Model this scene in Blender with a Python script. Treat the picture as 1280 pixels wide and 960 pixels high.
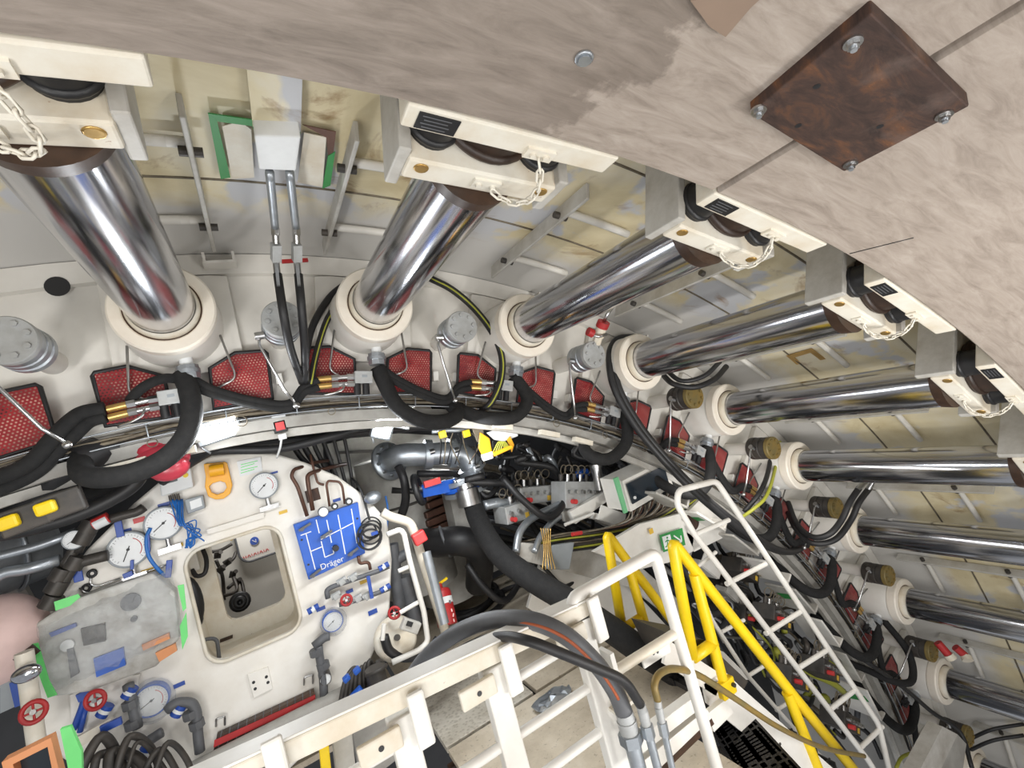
import bpy, math, random
from mathutils import Vector, Matrix
V = Vector
R_ = random.Random(7)
scn = bpy.context.scene
col = scn.collection
for o in list(bpy.data.objects):
    bpy.data.objects.remove(o)

# ------------------------------------------------------------------ camera
CAM = V((0.44383, 0.0, 5.14909))
CR = V((0.8505281, -0.4572338, -0.2598831))
CU = V((0.2131883, -0.1519897, 0.9651165))
CF = V((0.4807834, 0.8762627, 0.0317947))
FPX = 591.72
cd = bpy.data.cameras.new('camera'); cam = bpy.data.objects.new('camera', cd); col.objects.link(cam)
cd.sensor_width = 36.0; cd.lens = FPX / 1280 * 36.0; cd.clip_start = 0.02
cam.matrix_world = Matrix(((CR.x, CU.x, -CF.x, CAM.x), (CR.y, CU.y, -CF.y, CAM.y), (CR.z, CU.z, -CF.z, CAM.z), (0, 0, 0, 1)))
scn.camera = cam

# ------------------------------------------------------------------ world, lights, exposure
w = bpy.data.worlds.new('world'); scn.world = w; w.use_nodes = True
w.node_tree.nodes['Background'].inputs[0].default_value = (0.95, 0.97, 1.0, 1)
w.node_tree.nodes['Background'].inputs[1].default_value = 0.34
scn.view_settings.view_transform = 'Standard'; scn.view_settings.look = 'None'
scn.view_settings.exposure = 0.5; scn.view_settings.gamma = 1.0
scn.view_settings.use_curve_mapping = False

def area(name, loc, target, sx, sy, power, colr=(1, 1, 1)):
    l = bpy.data.lights.new(name, 'AREA'); l.shape = 'RECTANGLE'; l.size = sx; l.size_y = sy
    l.energy = power; l.color = colr
    o = bpy.data.objects.new(name, l); col.objects.link(o)
    z = (V(loc) - V(target)).normalized(); y = V((0, 1, 0)); y = (y - z * y.dot(z)).normalized(); x = y.cross(z)
    o.matrix_world = Matrix(((x.x, y.x, z.x, loc[0]), (x.y, y.y, z.y, loc[1]), (x.z, y.z, z.z, loc[2]), (0, 0, 0, 1)))
    return o
# tube lamps along the tunnel behind the photographer plus unseen fills added for brightness
area('tunnel_lamp', (-0.9, -1.6, 4.3), (1.2, 2.0, 5.9), 0.16, 2.2, 44, (1, .98, .95))
area('tunnel_lamp', (2.3, -1.6, 3.4), (4.2, 2.0, 4.6), 0.16, 2.2, 50, (1, .98, .95))
area('fill_light', (0.3, -1.2, 3.4), (1.6, 2.4, 4.6), 0.2, 0.9, 12, (1, .98, .95))
area('fill_light', (1.3, 2.7, 5.0), (1.6, 3.2, 3.2), 0.7, 0.12, 12, (.95, .98, 1))  # unseen fill added above the platform to brighten its floor
area('fill_light', (1.75, 4.7, 5.05), (1.9, 4.5, 3.2), 0.7, 0.12, 18, (.95, .98, 1))  # second unseen fill, added for the dark far end of the floor
area('lock_light', (0.2, 4.7, 4.95), (0.15, 4.8, 4.0), 0.3, 0.1, 3, (1, .98, .95))  # unseen light added to brighten the dark lock chamber
area('fill_light', (-0.9, 0.6, 4.6), (0.9, 2.2, 6.3), 0.5, 0.15, 8, (1, .98, .95))  # unseen fill added out of frame to brighten the shield skin
area('fill_light', (2.2, 0.3, 3.6), (3.6, 2.0, 5.4), 0.15, 0.6, 14, (1, .98, .95))  # its counterpart low on the right, added for the skin there
area('fill_light', (0.2, 2.2, 5.35), (0.3, 3.6, 4.1), 0.8, 0.12, 4.5, (.95, .98, 1))
area('fill_light', (3.4, 2.3, 4.0), (4.8, 3.4, 2.4), 0.12, 1.0, 4, (1, .98, .95))

# ------------------------------------------------------------------ pixel rays onto the planes of the machine
def ray(x, y):
    return CF + CR * ((x - 640) / FPX) - CU * ((y - 480) / FPX)
def at(x, y, Y):
    v = ray(x, y); return CAM + v * (Y / v.y)
def atz(x, y, Z):
    v = ray(x, y); return CAM + v * ((Z - CAM.z) / v.z)
def atx(x, y, X):
    v = ray(x, y); return CAM + v * ((X - CAM.x) / v.x)
def atr(x, y, R):
    v = ray(x, y); a = v.x**2 + v.z**2; b = 2 * (CAM.x * v.x + CAM.z * v.z); c = CAM.x**2 + CAM.z**2 - R * R
    return CAM + v * ((-b + math.sqrt(b * b - 4 * a * c)) / (2 * a))
def pol(th, r, y):
    return V((r * math.sin(th), y, r * math.cos(th)))

# ------------------------------------------------------------------ mesh builder
def frame(d):
    d = V(d).normalized()
    a = V((0, 0, 1)) if abs(d.z) < .9 else V((1, 0, 0))
    x = d.cross(a).normalized(); return x, d.cross(x).normalized(), d
def spline(pts, k=6, closed=False):
    pts = [V(p) for p in pts]; n = len(pts); out = []
    if n < 3: return pts
    rng = range(n if closed else n - 1)
    for i in rng:
        if closed: p0, p1, p2, p3 = pts[i - 1], pts[i], pts[(i + 1) % n], pts[(i + 2) % n]
        else:
            p1, p2 = pts[i], pts[i + 1]
            p0 = pts[i - 1] if i else p1 * 2 - p2
            p3 = pts[i + 2] if i + 2 < n else p2 * 2 - p1
        for j in range(k):
            t = j / k
            out.append(.5 * ((2 * p1) + (p2 - p0) * t + (2 * p0 - 5 * p1 + 4 * p2 - p3) * t * t + (3 * p1 - p0 - 3 * p2 + p3) * t**3))
    if not closed: out.append(pts[-1])
    return out
class MB:
    def __init__(s): s.v = []; s.f = []; s.sm = []
    def add(s, vs, fs, smooth=False):
        b = len(s.v); s.v += [V(p) for p in vs]
        for f in fs: s.f.append([i + b for i in f]); s.sm.append(smooth)
        return s
    def hexa(s, c, ax, ay, az):
        c, ax, ay, az = V(c), V(ax), V(ay), V(az)
        vs = [c + ax * i + ay * j + az * k for k in (-1, 1) for j in (-1, 1) for i in (-1, 1)]
        return s.add(vs, [(0, 2, 3, 1), (4, 5, 7, 6), (0, 1, 5, 4), (2, 6, 7, 3), (0, 4, 6, 2), (1, 3, 7, 5)])
    def box(s, c, sz, rot=None):
        ax, ay, az = V((sz[0] / 2, 0, 0)), V((0, sz[1] / 2, 0)), V((0, 0, sz[2] / 2))
        if rot is not None: ax, ay, az = rot @ ax, rot @ ay, rot @ az
        return s.hexa(c, ax, ay, az)
    def bar(s, p, q, w, h, side=None):
        p, q = V(p), V(q); d = (q - p)
        if side is None: x, y, _ = frame(d)
        else:
            x = V(side); x = (x - d.normalized() * x.dot(d.normalized())).normalized(); y = d.normalized().cross(x)
        return s.hexa((p + q) / 2, x * w / 2, y * h / 2, d / 2)
    def cyl(s, p, q, r, r1=None, n=14, caps=True, smooth=True):
        p, q = V(p), V(q); x, y, d = frame(q - p); r1 = r if r1 is None else r1
        vs = []
        for i in range(n):
            a = 2 * math.pi * i / n; e = x * math.cos(a) + y * math.sin(a)
            vs += [p + e * r, q + e * r1]
        s.add(vs, [(2 * i, 2 * ((i + 1) % n), 2 * ((i + 1) % n) + 1, 2 * i + 1) for i in range(n)], smooth)
        if caps:
            s.add([vs[2 * i] for i in range(n)], [list(range(n))[::-1]])
            s.add([vs[2 * i + 1] for i in range(n)], [list(range(n))])
        return s
    def lathe(s, prof, p, d, n=24, smooth=True):
        p = V(p); x, y, d = frame(d); vs = []; m = len(prof)
        for i in range(n):
            a = 2 * math.pi * i / n; e = x * math.cos(a) + y * math.sin(a)
            vs += [p + e * r + d * h for r, h in prof]
        fs = [(i * m + j, ((i + 1) % n) * m + j, ((i + 1) % n) * m + j + 1, i * m + j + 1) for i in range(n) for j in range(m - 1)]
        return s.add(vs, fs, smooth)
    def tube(s, pts, r, n=8, closed=False, caps=True, smooth=True):
        pts = [V(p) for p in pts]; m = len(pts)
        t0 = (pts[1] - pts[0]).normalized(); x, y, _ = frame(t0); vs = []
        for i, p in enumerate(pts):
            if closed: t = (pts[(i + 1) % m] - pts[i - 1])
            else: t = pts[min(i + 1, m - 1)] - pts[max(i - 1, 0)]
            if t.length < 1e-9: t = t0
            t = t.normalized()
            x = (x - t * x.dot(t)); x = x.normalized() if x.length > 1e-6 else frame(t)[0]
            y = t.cross(x); t0 = t
            rr = r(i / (m - 1)) if callable(r) else r
            vs += [p + (x * math.cos(2 * math.pi * k / n) + y * math.sin(2 * math.pi * k / n)) * rr for k in range(n)]
        fs = []
        for i in range(m if closed else m - 1):
            a, b = i * n, ((i + 1) % m) * n
            fs += [(a + k, a + (k + 1) % n, b + (k + 1) % n, b + k) for k in range(n)]
        if not closed and caps: fs += [list(range(n))[::-1], [(m - 1) * n + k for k in range(n)]]
        return s.add(vs, fs, smooth)
    def ptube(s, pts, r, n=8, fillet=.04, closed=False):
        """pipe through corner points with rounded bends"""
        pts = [V(p) for p in pts]; out = []
        m = len(pts)
        for i, p in enumerate(pts):
            if not closed and i in (0, m - 1): out.append(p); continue
            a, b = pts[i - 1], pts[(i + 1) % m]
            f = min(fillet, (a - p).length * .45, (b - p).length * .45)
            q0, q1 = p + (a - p).normalized() * f, p + (b - p).normalized() * f
            out += [q0.lerp(p, t).lerp(p.lerp(q1, t), t) for t in (0, .25, .5, .75, 1)]
        return s.tube(out, r, n, closed)
    def torus(s, c, d, R, r, n=20, m=8):
        x, y, _ = frame(d); c = V(c)
        return s.tube([c + (x * math.cos(2 * math.pi * i / n) + y * math.sin(2 * math.pi * i / n)) * R for i in range(n)], r, m, True)
    def prism(s, poly, vec, smooth=False):
        poly = [V(p) for p in poly]; vec = V(vec); n = len(poly)
        s.add(poly + [p + vec for p in poly], [list(range(n))[::-1], [n + i for i in range(n)]] + [(i, (i + 1) % n, n + (i + 1) % n, n + i) for i in range(n)], smooth)
        return s
    def sphere(s, c, r, n=12, m=8, sc=(1, 1, 1)):
        c = V(c); vs = []; fs = []
        for j in range(m + 1):
            b = math.pi * j / m
            for i in range(n):
                a = 2 * math.pi * i / n
                vs.append(c + V((r * sc[0] * math.sin(b) * math.cos(a), r * sc[1] * math.sin(b) * math.sin(a), r * sc[2] * math.cos(b))))
        for j in range(m):
            for i in range(n):
                fs.append((j * n + i, (j + 1) * n + i, (j + 1) * n + (i + 1) % n, j * n + (i + 1) % n))
        return s.add(vs, fs, True)
    def build(s, name, mat, parent=None, loc=None, label=None, bevel=0):
        me = bpy.data.meshes.new(name)
        if parent is not None: off = V(parent.get('_loc', (0, 0, 0)))
        elif loc is not None: off = V(loc)
        else:
            n = len(s.v); lo = [min(p[i] for p in s.v) for i in range(3)]; hi = [max(p[i] for p in s.v) for i in range(3)]
            off = V(((lo[0] + hi[0]) / 2, (lo[1] + hi[1]) / 2, lo[2]))
        me.from_pydata([p - off for p in s.v], [], s.f)
        me.polygons.foreach_set('use_smooth', s.sm)
        me.update()
        import bmesh
        bm = bmesh.new(); bm.from_mesh(me); bmesh.ops.recalc_face_normals(bm, faces=bm.faces); bm.to_mesh(me); bm.free()
        if mat is not None: me.materials.append(mat)
        o = bpy.data.objects.new(name, me); col.objects.link(o)
        if parent is not None: o.parent = parent
        else: o.location = off
        o['_loc'] = tuple(off)
        if label: o['label'] = label
        if bevel:
            b = o.modifiers.new('bevel', 'BEVEL'); b.width = bevel; b.segments = 2; b.limit_method = 'ANGLE'; b.angle_limit = .7
        return o

def tag(o, label, cat, group=None):
    o['label'] = label; o['category'] = cat
    if group: o['group'] = group
    return o
def thing(name, label, cat, loc, group=None, rot=None):
    o = bpy.data.objects.new(name, None); col.objects.link(o); o.empty_display_size = .05
    o.location = loc; o['_loc'] = tuple(V(loc))
    return tag(o, label, cat, group)
def struct(o): o['kind'] = 'structure'; return o
def copy_tree(o, parent=None):
    c = o.copy(); col.objects.link(c)
    if parent is not None: c.parent = parent
    for ch in [x for x in o.children]: copy_tree(ch, c)
    return c

# ------------------------------------------------------------------ materials
def srgb(r, g, b):
    f = lambda c: (c / 255 / 12.92) if c / 255 <= .04045 else ((c / 255 + .055) / 1.055)**2.4
    return (f(r), f(g), f(b), 1)
class NT:
    def __init__(s, name):
        s.m = bpy.data.materials.new(name); s.m.use_nodes = True; s.t = s.m.node_tree; s.b = s.t.nodes['Principled BSDF']
    def n(s, ty, **kw):
        nd = s.t.nodes.new(ty)
        for k, v in kw.items():
            if k.startswith('i_'): nd.inputs[k[2:].replace('_', ' ')].default_value = v
            else: setattr(nd, k, v)
        return nd
    def l(s, a, b): s.t.links.new(a, b)
    def coord(s, scale=(1, 1, 1), kind='Object'):
        tc = s.n('ShaderNodeTexCoord'); mp = s.n('ShaderNodeMapping'); mp.inputs['Scale'].default_value = scale
        s.l(tc.outputs[kind], mp.inputs['Vector']); return mp.outputs[0]
    def noise(s, vec, scale, detail=5, rough=.6, dist=0):
        nd = s.n('ShaderNodeTexNoise'); nd.inputs['Scale'].default_value = scale; nd.inputs['Detail'].default_value = detail
        nd.inputs['Roughness'].default_value = rough; nd.inputs['Distortion'].default_value = dist
        s.l(vec, nd.inputs['Vector']); return nd.outputs['Fac']
    def ramp(s, fac, stops):
        r = s.n('ShaderNodeValToRGB'); e = r.color_ramp.elements
        e[0].position, e[0].color = stops[0]; e[1].position, e[1].color = stops[-1]
        for p, c in stops[1:-1]: x = e.new(p); x.color = c
        s.l(fac, r.inputs[0]); return r.outputs[0]
    def mix(s, fac, a, b, mode='MIX'):
        m = s.n('ShaderNodeMix', data_type='RGBA', blend_type=mode)
        if isinstance(fac, (int, float)): m.inputs[0].default_value = fac
        else: s.l(fac, m.inputs[0])
        for i, c in ((6, a), (7, b)):
            if isinstance(c, tuple): m.inputs[i].default_value = c
            else: s.l(c, m.inputs[i])
        return m.outputs[2]
    def bump(s, h, strength=.2, dist=.01):
        b = s.n('ShaderNodeBump'); b.inputs['Strength'].default_value = strength; b.inputs['Distance'].default_value = dist
        s.l(h, b.inputs['Height']); s.l(b.outputs[0], s.b.inputs['Normal'])
    def set(s, c=None, rough=None, metal=None):
        if c is not None:
            if isinstance(c, tuple): s.b.inputs['Base Color'].default_value = c
            else: s.l(c, s.b.inputs['Base Color'])
        if rough is not None: s.b.inputs['Roughness'].default_value = rough
        if metal is not None: s.b.inputs['Metallic'].default_value = metal
W_ = (1, 1, 1, 1); K_ = (0, 0, 0, 1)
def paint(name, c, dirt=None, amt=.35, scale=3.0, rough=.5, metal=0, spot=None, spot_at=.68, bump=.08):
    t = NT(name); co = t.coord()
    n1 = t.noise(co, scale, 6, .65)
    d = dirt or tuple(x * .6 for x in c[:3]) + (1,)
    f = t.ramp(n1, [(.38, K_), (.75, (amt * 2, amt * 2, amt * 2, 1) if amt < .5 else W_)])
    cc = t.mix(f, c, d)
    if spot:
        n2 = t.noise(co, scale * 4.5, 8, .7)
        cc = t.mix(t.ramp(n2, [(spot_at, K_), (spot_at + .05, W_)]), cc, spot)
    t.set(cc, rough, metal)
    if bump: t.bump(t.noise(co, scale * 14, 3), bump, .004)
    return t.m
def plain(name, c, rough=.5, metal=0):
    t = NT(name); co = t.coord(); n1 = t.noise(co, 9, 4)
    t.set(t.mix(t.ramp(n1, [(.35, K_), (.8, (.5, .5, .5, 1))]), c, tuple(x * .72 for x in c[:3]) + (1,)), rough, metal); return t.m
def glow(name, c, s):
    t = NT(name); t.b.inputs['Base Color'].default_value = c; t.b.inputs['Emission Color'].default_value = c; t.b.inputs['Emission Strength'].default_value = s; return t.m
RUST = srgb(120, 72, 38)
M = {}
M['white'] = paint('white_paint', srgb(232, 230, 224), srgb(196, 188, 176), .35, 2.4, .45, spot=RUST, spot_at=.74)
M['wall'] = paint('ring_white', srgb(226, 223, 216), srgb(196, 190, 180), .3, 1.6, .5)
M['lock'] = paint('lock_white', srgb(236, 233, 226), srgb(206, 196, 180), .35, 2.0, .42, spot=srgb(160, 120, 80), spot_at=.76)
M['ivory'] = paint('ivory_paint', srgb(222, 217, 204), srgb(196, 178, 148), .4, 5, .5, spot=srgb(140, 86, 44), spot_at=.66)
M['collar'] = paint('collar_white', srgb(240, 234, 222), srgb(222, 208, 190), .3, 5, .4, spot=srgb(165, 100, 60), spot_at=.76)
M['greypaint'] = paint('grey_paint', srgb(168, 166, 160), srgb(120, 115, 108), .4, 4, .5)
M['beam'] = paint('beam_grey', srgb(190, 188, 182), srgb(140, 132, 120), .4, 5, .5, spot=srgb(70, 62, 55), spot_at=.7)
M['dark'] = paint('dark_steel', srgb(58, 56, 54), srgb(92, 84, 76), .4, 5, .5, .3)
M['darkbrown'] = paint('grease_brown', srgb(46, 33, 26), srgb(92, 62, 40), .4, 5, .45)
M['black'] = plain('black_plastic', srgb(30, 30, 32), .45)
M['rubber'] = paint('hose_rubber', srgb(28, 28, 30), srgb(50, 48, 47), .3, 8, .5)
M['sleeve'] = paint('hose_sleeve', srgb(19, 19, 20), srgb(36, 35, 34), .4, 30, .85, bump=.5)
M['greyhose'] = paint('grey_hose', srgb(96, 98, 102), srgb(70, 68, 66), .3, 8, .5)
M['steel'] = paint('bright_steel', srgb(200, 200, 200), srgb(140, 138, 134), .35, 9, .28, 1)
M['galv'] = paint('galvanised', srgb(178, 184, 190), srgb(138, 142, 146), .4, 7, .38, .75)
M['alu'] = paint('cast_grey', srgb(178, 180, 180), srgb(140, 138, 132), .4, 7, .5, .2)
M['brass'] = paint('brass', srgb(205, 170, 105), srgb(150, 115, 60), .3, 9, .35, .8)
M['olive'] = paint('greasy_olive', srgb(116, 104, 66), srgb(150, 118, 50), .45, 10, .5, .2)
M['red'] = paint('red_paint', srgb(176, 40, 42), srgb(120, 34, 34), .3, 6, .45)
M['redfilm'] = plain('red_film', srgb(188, 58, 74), .3)
M['redlight'] = plain('red_label', srgb(205, 55, 55), .4)
M['blue'] = paint('blue_paint', srgb(34, 92, 190), srgb(24, 66, 140), .3, 5, .35)
M['bluetag'] = plain('blue_label', srgb(36, 74, 160), .4)
M['yellow'] = paint('yellow_paint', srgb(240, 205, 20), srgb(200, 165, 25), .3, 5, .4, spot=srgb(110, 92, 40), spot_at=.72)
M['orange'] = plain('hook_orange', srgb(246, 176, 32), .4)
M['green'] = plain('green_tape', srgb(52, 140, 72), .5)
M['neon'] = plain('neon_green_tape', srgb(110, 220, 120), .45)
M['pink'] = plain('pink_paint', srgb(226, 196, 190), .5)
M['screenglass'] = plain('dark_glass', srgb(40, 48, 56), .12)
M['whiteplastic'] = plain('white_plastic', srgb(228, 230, 230), .4)
M['greyplastic'] = plain('grey_plastic', srgb(150, 156, 160), .45)
M['tagyellow'] = plain('yellow_label', srgb(222, 182, 70), .5)
M['print'] = plain('black_print', srgb(28, 28, 30), .5)
M['brown'] = paint('brown_pipe', srgb(104, 72, 58), srgb(72, 54, 46), .4, 8, .45, .4)
M['wire'] = paint('wire_brown', srgb(120, 110, 92), srgb(70, 62, 52), .5, 16, .6)
M['wiregreen'] = plain('earth_wire', srgb(166, 168, 60), .5)
M['bluewire'] = plain('blue_wire', srgb(40, 110, 190), .4)
M['orangeframe'] = plain('orange_wood', srgb(222, 148, 96), .5)
M['pocket'] = plain('pocket_brown', srgb(140, 120, 104), .8)
M['gloom'] = paint('bulkhead_shade', srgb(62, 63, 66), srgb(40, 40, 42), .4, 2, .6)  # shade of the deep interior put into the bulkhead's dark grey
M['filmgreen'] = plain('pale_green_film', srgb(120, 190, 140), .3)
M['lamp'] = glow('lamp_glow', (.93, .97, 1, 1), 9)

def m_chrome():
    t = NT('chrome_rod'); co = t.coord((30, .6, 30))
    n = t.noise(co, 1.2, 4)
    t.set(t.ramp(n, [(.3, srgb(172, 173, 178)), (.7, srgb(198, 199, 204))]), None, 1)
    r = t.ramp(n, [(.3, (.11, .11, .11, 1)), (.75, (.19, .19, .19, 1))]); t.l(r, t.b.inputs['Roughness'])
    return t.m
M['chrome'] = m_chrome()

def m_segment():
    t = NT('lining_concrete'); tc = t.n('ShaderNodeTexCoord'); geo = tc.outputs['Object']
    co = t.coord((1.1, 5, 1.1)); fine = t.noise(co, 5, 8, .7, .6)
    big = t.noise(t.coord(), 1.7, 5, .6)
    dark = t.ramp(fine, [(.25, srgb(108, 98, 89)), (.5, srgb(138, 127, 117)), (.75, srgb(160, 148, 138))])
    lite = t.ramp(fine, [(.25, srgb(126, 114, 104)), (.5, srgb(158, 146, 135)), (.75, srgb(178, 167, 157))])
    # edge of the old damp patch
    sep = t.n('ShaderNodeSeparateXYZ'); t.l(geo, sep.inputs[0])
    e = t.noise(t.coord(), 5.5, 6, .6)
    ma = t.n('ShaderNodeMath', operation='MULTIPLY_ADD'); ma.inputs[1].default_value = .42; t.l(e, ma.inputs[0]); t.l(sep.outputs[0], ma.inputs[2])
    mb = t.n('ShaderNodeMath', operation='MULTIPLY_ADD'); mb.inputs[1].default_value = .13; t.l(sep.outputs[1], mb.inputs[0]); t.l(ma.outputs[0], mb.inputs[2])
    msk = t.ramp(mb.outputs[0], [(0, K_), (1, W_)])
    mr = t.n('ShaderNodeMapRange'); mr.inputs[1].default_value = 1.575; mr.inputs[2].default_value = 1.60; t.l(mb.outputs[0], mr.inputs[0])
    c = t.mix(mr.outputs[0], dark, lite)
    mr2 = t.n('ShaderNodeMapRange'); mr2.inputs[1].default_value = 1.35; mr2.inputs[2].default_value = 1.585; mr2.inputs[3].default_value = 0; mr2.inputs[4].default_value = .35; t.l(mb.outputs[0], mr2.inputs[0])
    inv = t.n('ShaderNodeMath', operation='SUBTRACT'); inv.inputs[0].default_value = 1; t.l(mr.outputs[0], inv.inputs[1])
    mm = t.n('ShaderNodeMath', operation='MULTIPLY'); t.l(mr2.outputs[0], mm.inputs[0]); t.l(inv.outputs[0], mm.inputs[1])
    c = t.mix(mm.outputs[0], c, srgb(104, 92, 82))
    c = t.mix(t.ramp(big, [(.5, K_), (.8, (.45, .45, .45, 1))]), c, srgb(140, 128, 118))
    sc = t.noise(t.coord((2.5, 9, 2.5)), 4, 10, .8, 1.5)
    c = t.mix(t.ramp(sc, [(.66, K_), (.72, (.5, .5, .5, 1))]), c, srgb(96, 78, 66))
    t.set(c, .75, 0); t.bump(fine, .15, .01); return t.m
M['segment'] = m_segment()

def m_skin():
    t = NT('shield_skin'); tc = t.n('ShaderNodeTexCoord'); sep = t.n('ShaderNodeSeparateXYZ'); t.l(tc.outputs['Object'], sep.inputs[0])
    n = t.noise(t.coord(), 2.2, 6, .6, .4)
    beige = t.ramp(n, [(.3, srgb(198, 182, 142)), (.5, srgb(220, 208, 174)), (.7, srgb(224, 217, 198))])
    n2 = t.noise(t.coord((1, .8, 1)), 1.9, 5, .55, .3)
    c = t.mix(t.ramp(n2, [(.56, K_), (.6, W_)]), beige, srgb(196, 197, 200))     # primer patches
    n3 = t.noise(t.coord(), 2.7, 8, .65, .8)
    c = t.mix(t.ramp(n3, [(.58, K_), (.7, (.8, .8, .8, 1))]), c, srgb(140, 104, 62))     # oil stains
    ad = t.n('ShaderNodeMath', operation='MULTIPLY_ADD'); ad.inputs[1].default_value = .5; t.l(n, ad.inputs[0]); t.l(sep.outputs[1], ad.inputs[2])
    mr = t.n('ShaderNodeMapRange'); mr.inputs[1].default_value = 2.55; mr.inputs[2].default_value = 2.75; t.l(ad.outputs[0], mr.inputs[0])
    c = t.mix(mr.outputs[0], c, srgb(204, 202, 198))
    t.set(c, .55, 0); t.bump(t.noise(t.coord(), 30, 3), .06, .004); return t.m
M['skin'] = m_skin()

def m_rustplate():
    t = NT('rusty_plate'); n = t.noise(t.coord((3, 8, 3)), 2.2, 8, .7, .6); b = t.noise(t.coord(), 6, 5, .6)
    c = t.ramp(n, [(.3, srgb(40, 30, 27)), (.5, srgb(70, 52, 45)), (.62, srgb(98, 66, 46)), (.78, srgb(160, 104, 60))])
    c = t.mix(t.ramp(b, [(.55, K_), (.75, (.6, .6, .6, 1))]), c, srgb(120, 104, 96))
    t.set(c, .65, .25); t.bump(n, .3, .006); return t.m
M['rustplate'] = m_rustplate()

def m_mesh():   # red perforated sheet: rows of staggered holes
    t = NT('red_perforated'); tc = t.n('ShaderNodeTexCoord'); sep = t.n('ShaderNodeSeparateXYZ'); t.l(tc.outputs['Object'], sep.inputs[0])
    P = .0165; Q = P * .866
    def mth(op, a, b=None, c=None):
        nd = t.n('ShaderNodeMath', operation=op)
        for i, x in enumerate((a, b, c)):
            if x is None: continue
            if isinstance(x, (int, float)): nd.inputs[i].default_value = x
            else: t.l(x, nd.inputs[i])
        return nd.outputs[0]
    zr = mth('DIVIDE', sep.outputs[2], Q); row = mth('FLOOR', zr); fz = mth('SUBTRACT', mth('SUBTRACT', zr, row), .5)
    half = mth('MULTIPLY', mth('FLOORED_MODULO', row, 2.0), .5)
    xr = mth('ADD', mth('DIVIDE', sep.outputs[0], P), half); fx = mth('SUBTRACT', mth('FRACT', xr), .5)
    d2 = mth('ADD', mth('MULTIPLY', fx, fx), mth('MULTIPLY', mth('MULTIPLY', fz, .866), mth('MULTIPLY', fz, .866)))
    hole = mth('LESS_THAN', d2, .062)
    n = t.noise(t.coord(), 9, 5)
    redc = t.ramp(n, [(.35, srgb(150, 28, 34)), (.7, srgb(112, 24, 30))])
    pick = t.noise(t.coord((1, 1, 1.6)), 5, 3)
    hc = t.ramp(pick, [(.42, srgb(60, 24, 24)), (.55, srgb(186, 140, 126)), (.75, srgb(206, 172, 158))])
    t.set(t.mix(hole, redc, hc), .45, 0); return t.m
M['mesh'] = m_mesh()

def m_floor():
    t = NT('dusty_floor'); n = t.noise(t.coord(), 3, 8, .65); n2 = t.noise(t.coord(), 40, 4, .6)
    c = t.ramp(n, [(.3, srgb(168, 155, 136)), (.55, srgb(202, 190, 170)), (.75, srgb(220, 210, 194))])
    c = t.mix(t.ramp(n2, [(.6, K_), (.7, (.6, .6, .6, 1))]), c, srgb(110, 100, 86))
    t.set(c, .8, 0); t.bump(n2, .4, .006); return t.m
M['floor'] = m_floor()
def m_checker():
    t = NT('tread_plate'); n = t.noise(t.coord(), 3, 6, .6); v = t.n('ShaderNodeTexVoronoi'); v.inputs['Scale'].default_value = 38
    t.l(t.coord((1, 1, 1)), v.inputs['Vector'])
    c = t.ramp(n, [(.3, srgb(182, 174, 158)), (.7, srgb(222, 216, 204))])
    c = t.mix(t.ramp(v.outputs['Distance'], [(.25, (.35, .35, .35, 1)), (.45, K_)]), c, srgb(130, 118, 100))
    t.set(c, .6, .1); t.bump(v.outputs['Distance'], .5, .006); return t.m
M['tread'] = m_checker()
def m_plastic():
    t = NT('clear_film'); t.b.inputs['Base Color'].default_value = srgb(225, 228, 230); t.b.inputs['Roughness'].default_value = .18
    t.b.inputs['Alpha'].default_value = .27
    t.bump(t.noise(t.coord(), 7, 5, .65, 2.0), 1.0, .06); return t.m
M['film'] = m_plastic()
M['grating'] = paint('black_grating', srgb(36, 36, 38), srgb(70, 66, 62), .3, 8, .5, .3)
# ================================================================== STRUCTURE
DT = 0.1665617; TH1 = 0.0319927
TH = lambda i: TH1 + DT * (i - 1)         # cylinder i (1 = the one at the crown)
YW = 3.05                                  # face of the ring bulkhead

def shell(mb, r0, r1, y0, y1, t0, t1, n):
    """curved slab: radii r0<r1, y0<y1, angles t0<t1"""
    vs = []
    for i in range(n + 1):
        th = t0 + (t1 - t0) * i / n
        vs += [pol(th, r0, y0), pol(th, r0, y1), pol(th, r1, y1), pol(th, r1, y0)]
    fs = [(0, 1, 2, 3), tuple(4 * n + k for k in (3, 2, 1, 0))]; sm = []
    for i in range(n):
        for k in range(4):
            fs.append((4 * i + k, 4 * i + 4 + k, 4 * i + 4 + (k + 1) % 4, 4 * i + (k + 1) % 4))
    return mb.add(vs, fs, False)
def shade(o, ang=.5):
    for p in o.data.polygons: p.use_smooth = True
    try: o.data.set_sharp_from_angle(angle=ang)
    except Exception: pass
    return o

# tunnel lining: curved segments with open joints
ceil = bpy.data.objects.new('ceiling', None); col.objects.link(ceil); ceil['_loc'] = (0, 0, 0); struct(ceil)
ceil['label'] = 'ring of grey brown lining segments with open joints'
YS = .925
joints = [-.62, .3115, .318, 1.21, 1.216, 1.62]
for a, b in ((-.62, .3142), (.3168, 1.21), (1.216, 1.75)):
    o = shell(MB(), 5.905, 6.34, -3.2, YS, a, b, 44).build('lining_segment', M['segment'], ceil)
    shade(o); o.modifiers.new('bevel', 'BEVEL').width = .008; o.modifiers['bevel'].limit_method = 'ANGLE'
b = MB(); b.hexa(pol(.3155, 5.97, -1.2), (pol(.3155 + math.pi / 2, 1, 0)) * .03, V((0, 2.1, 0)), pol(.3155, .01, 0)); b.build('joint_gasket', M['black'], ceil)

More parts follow.
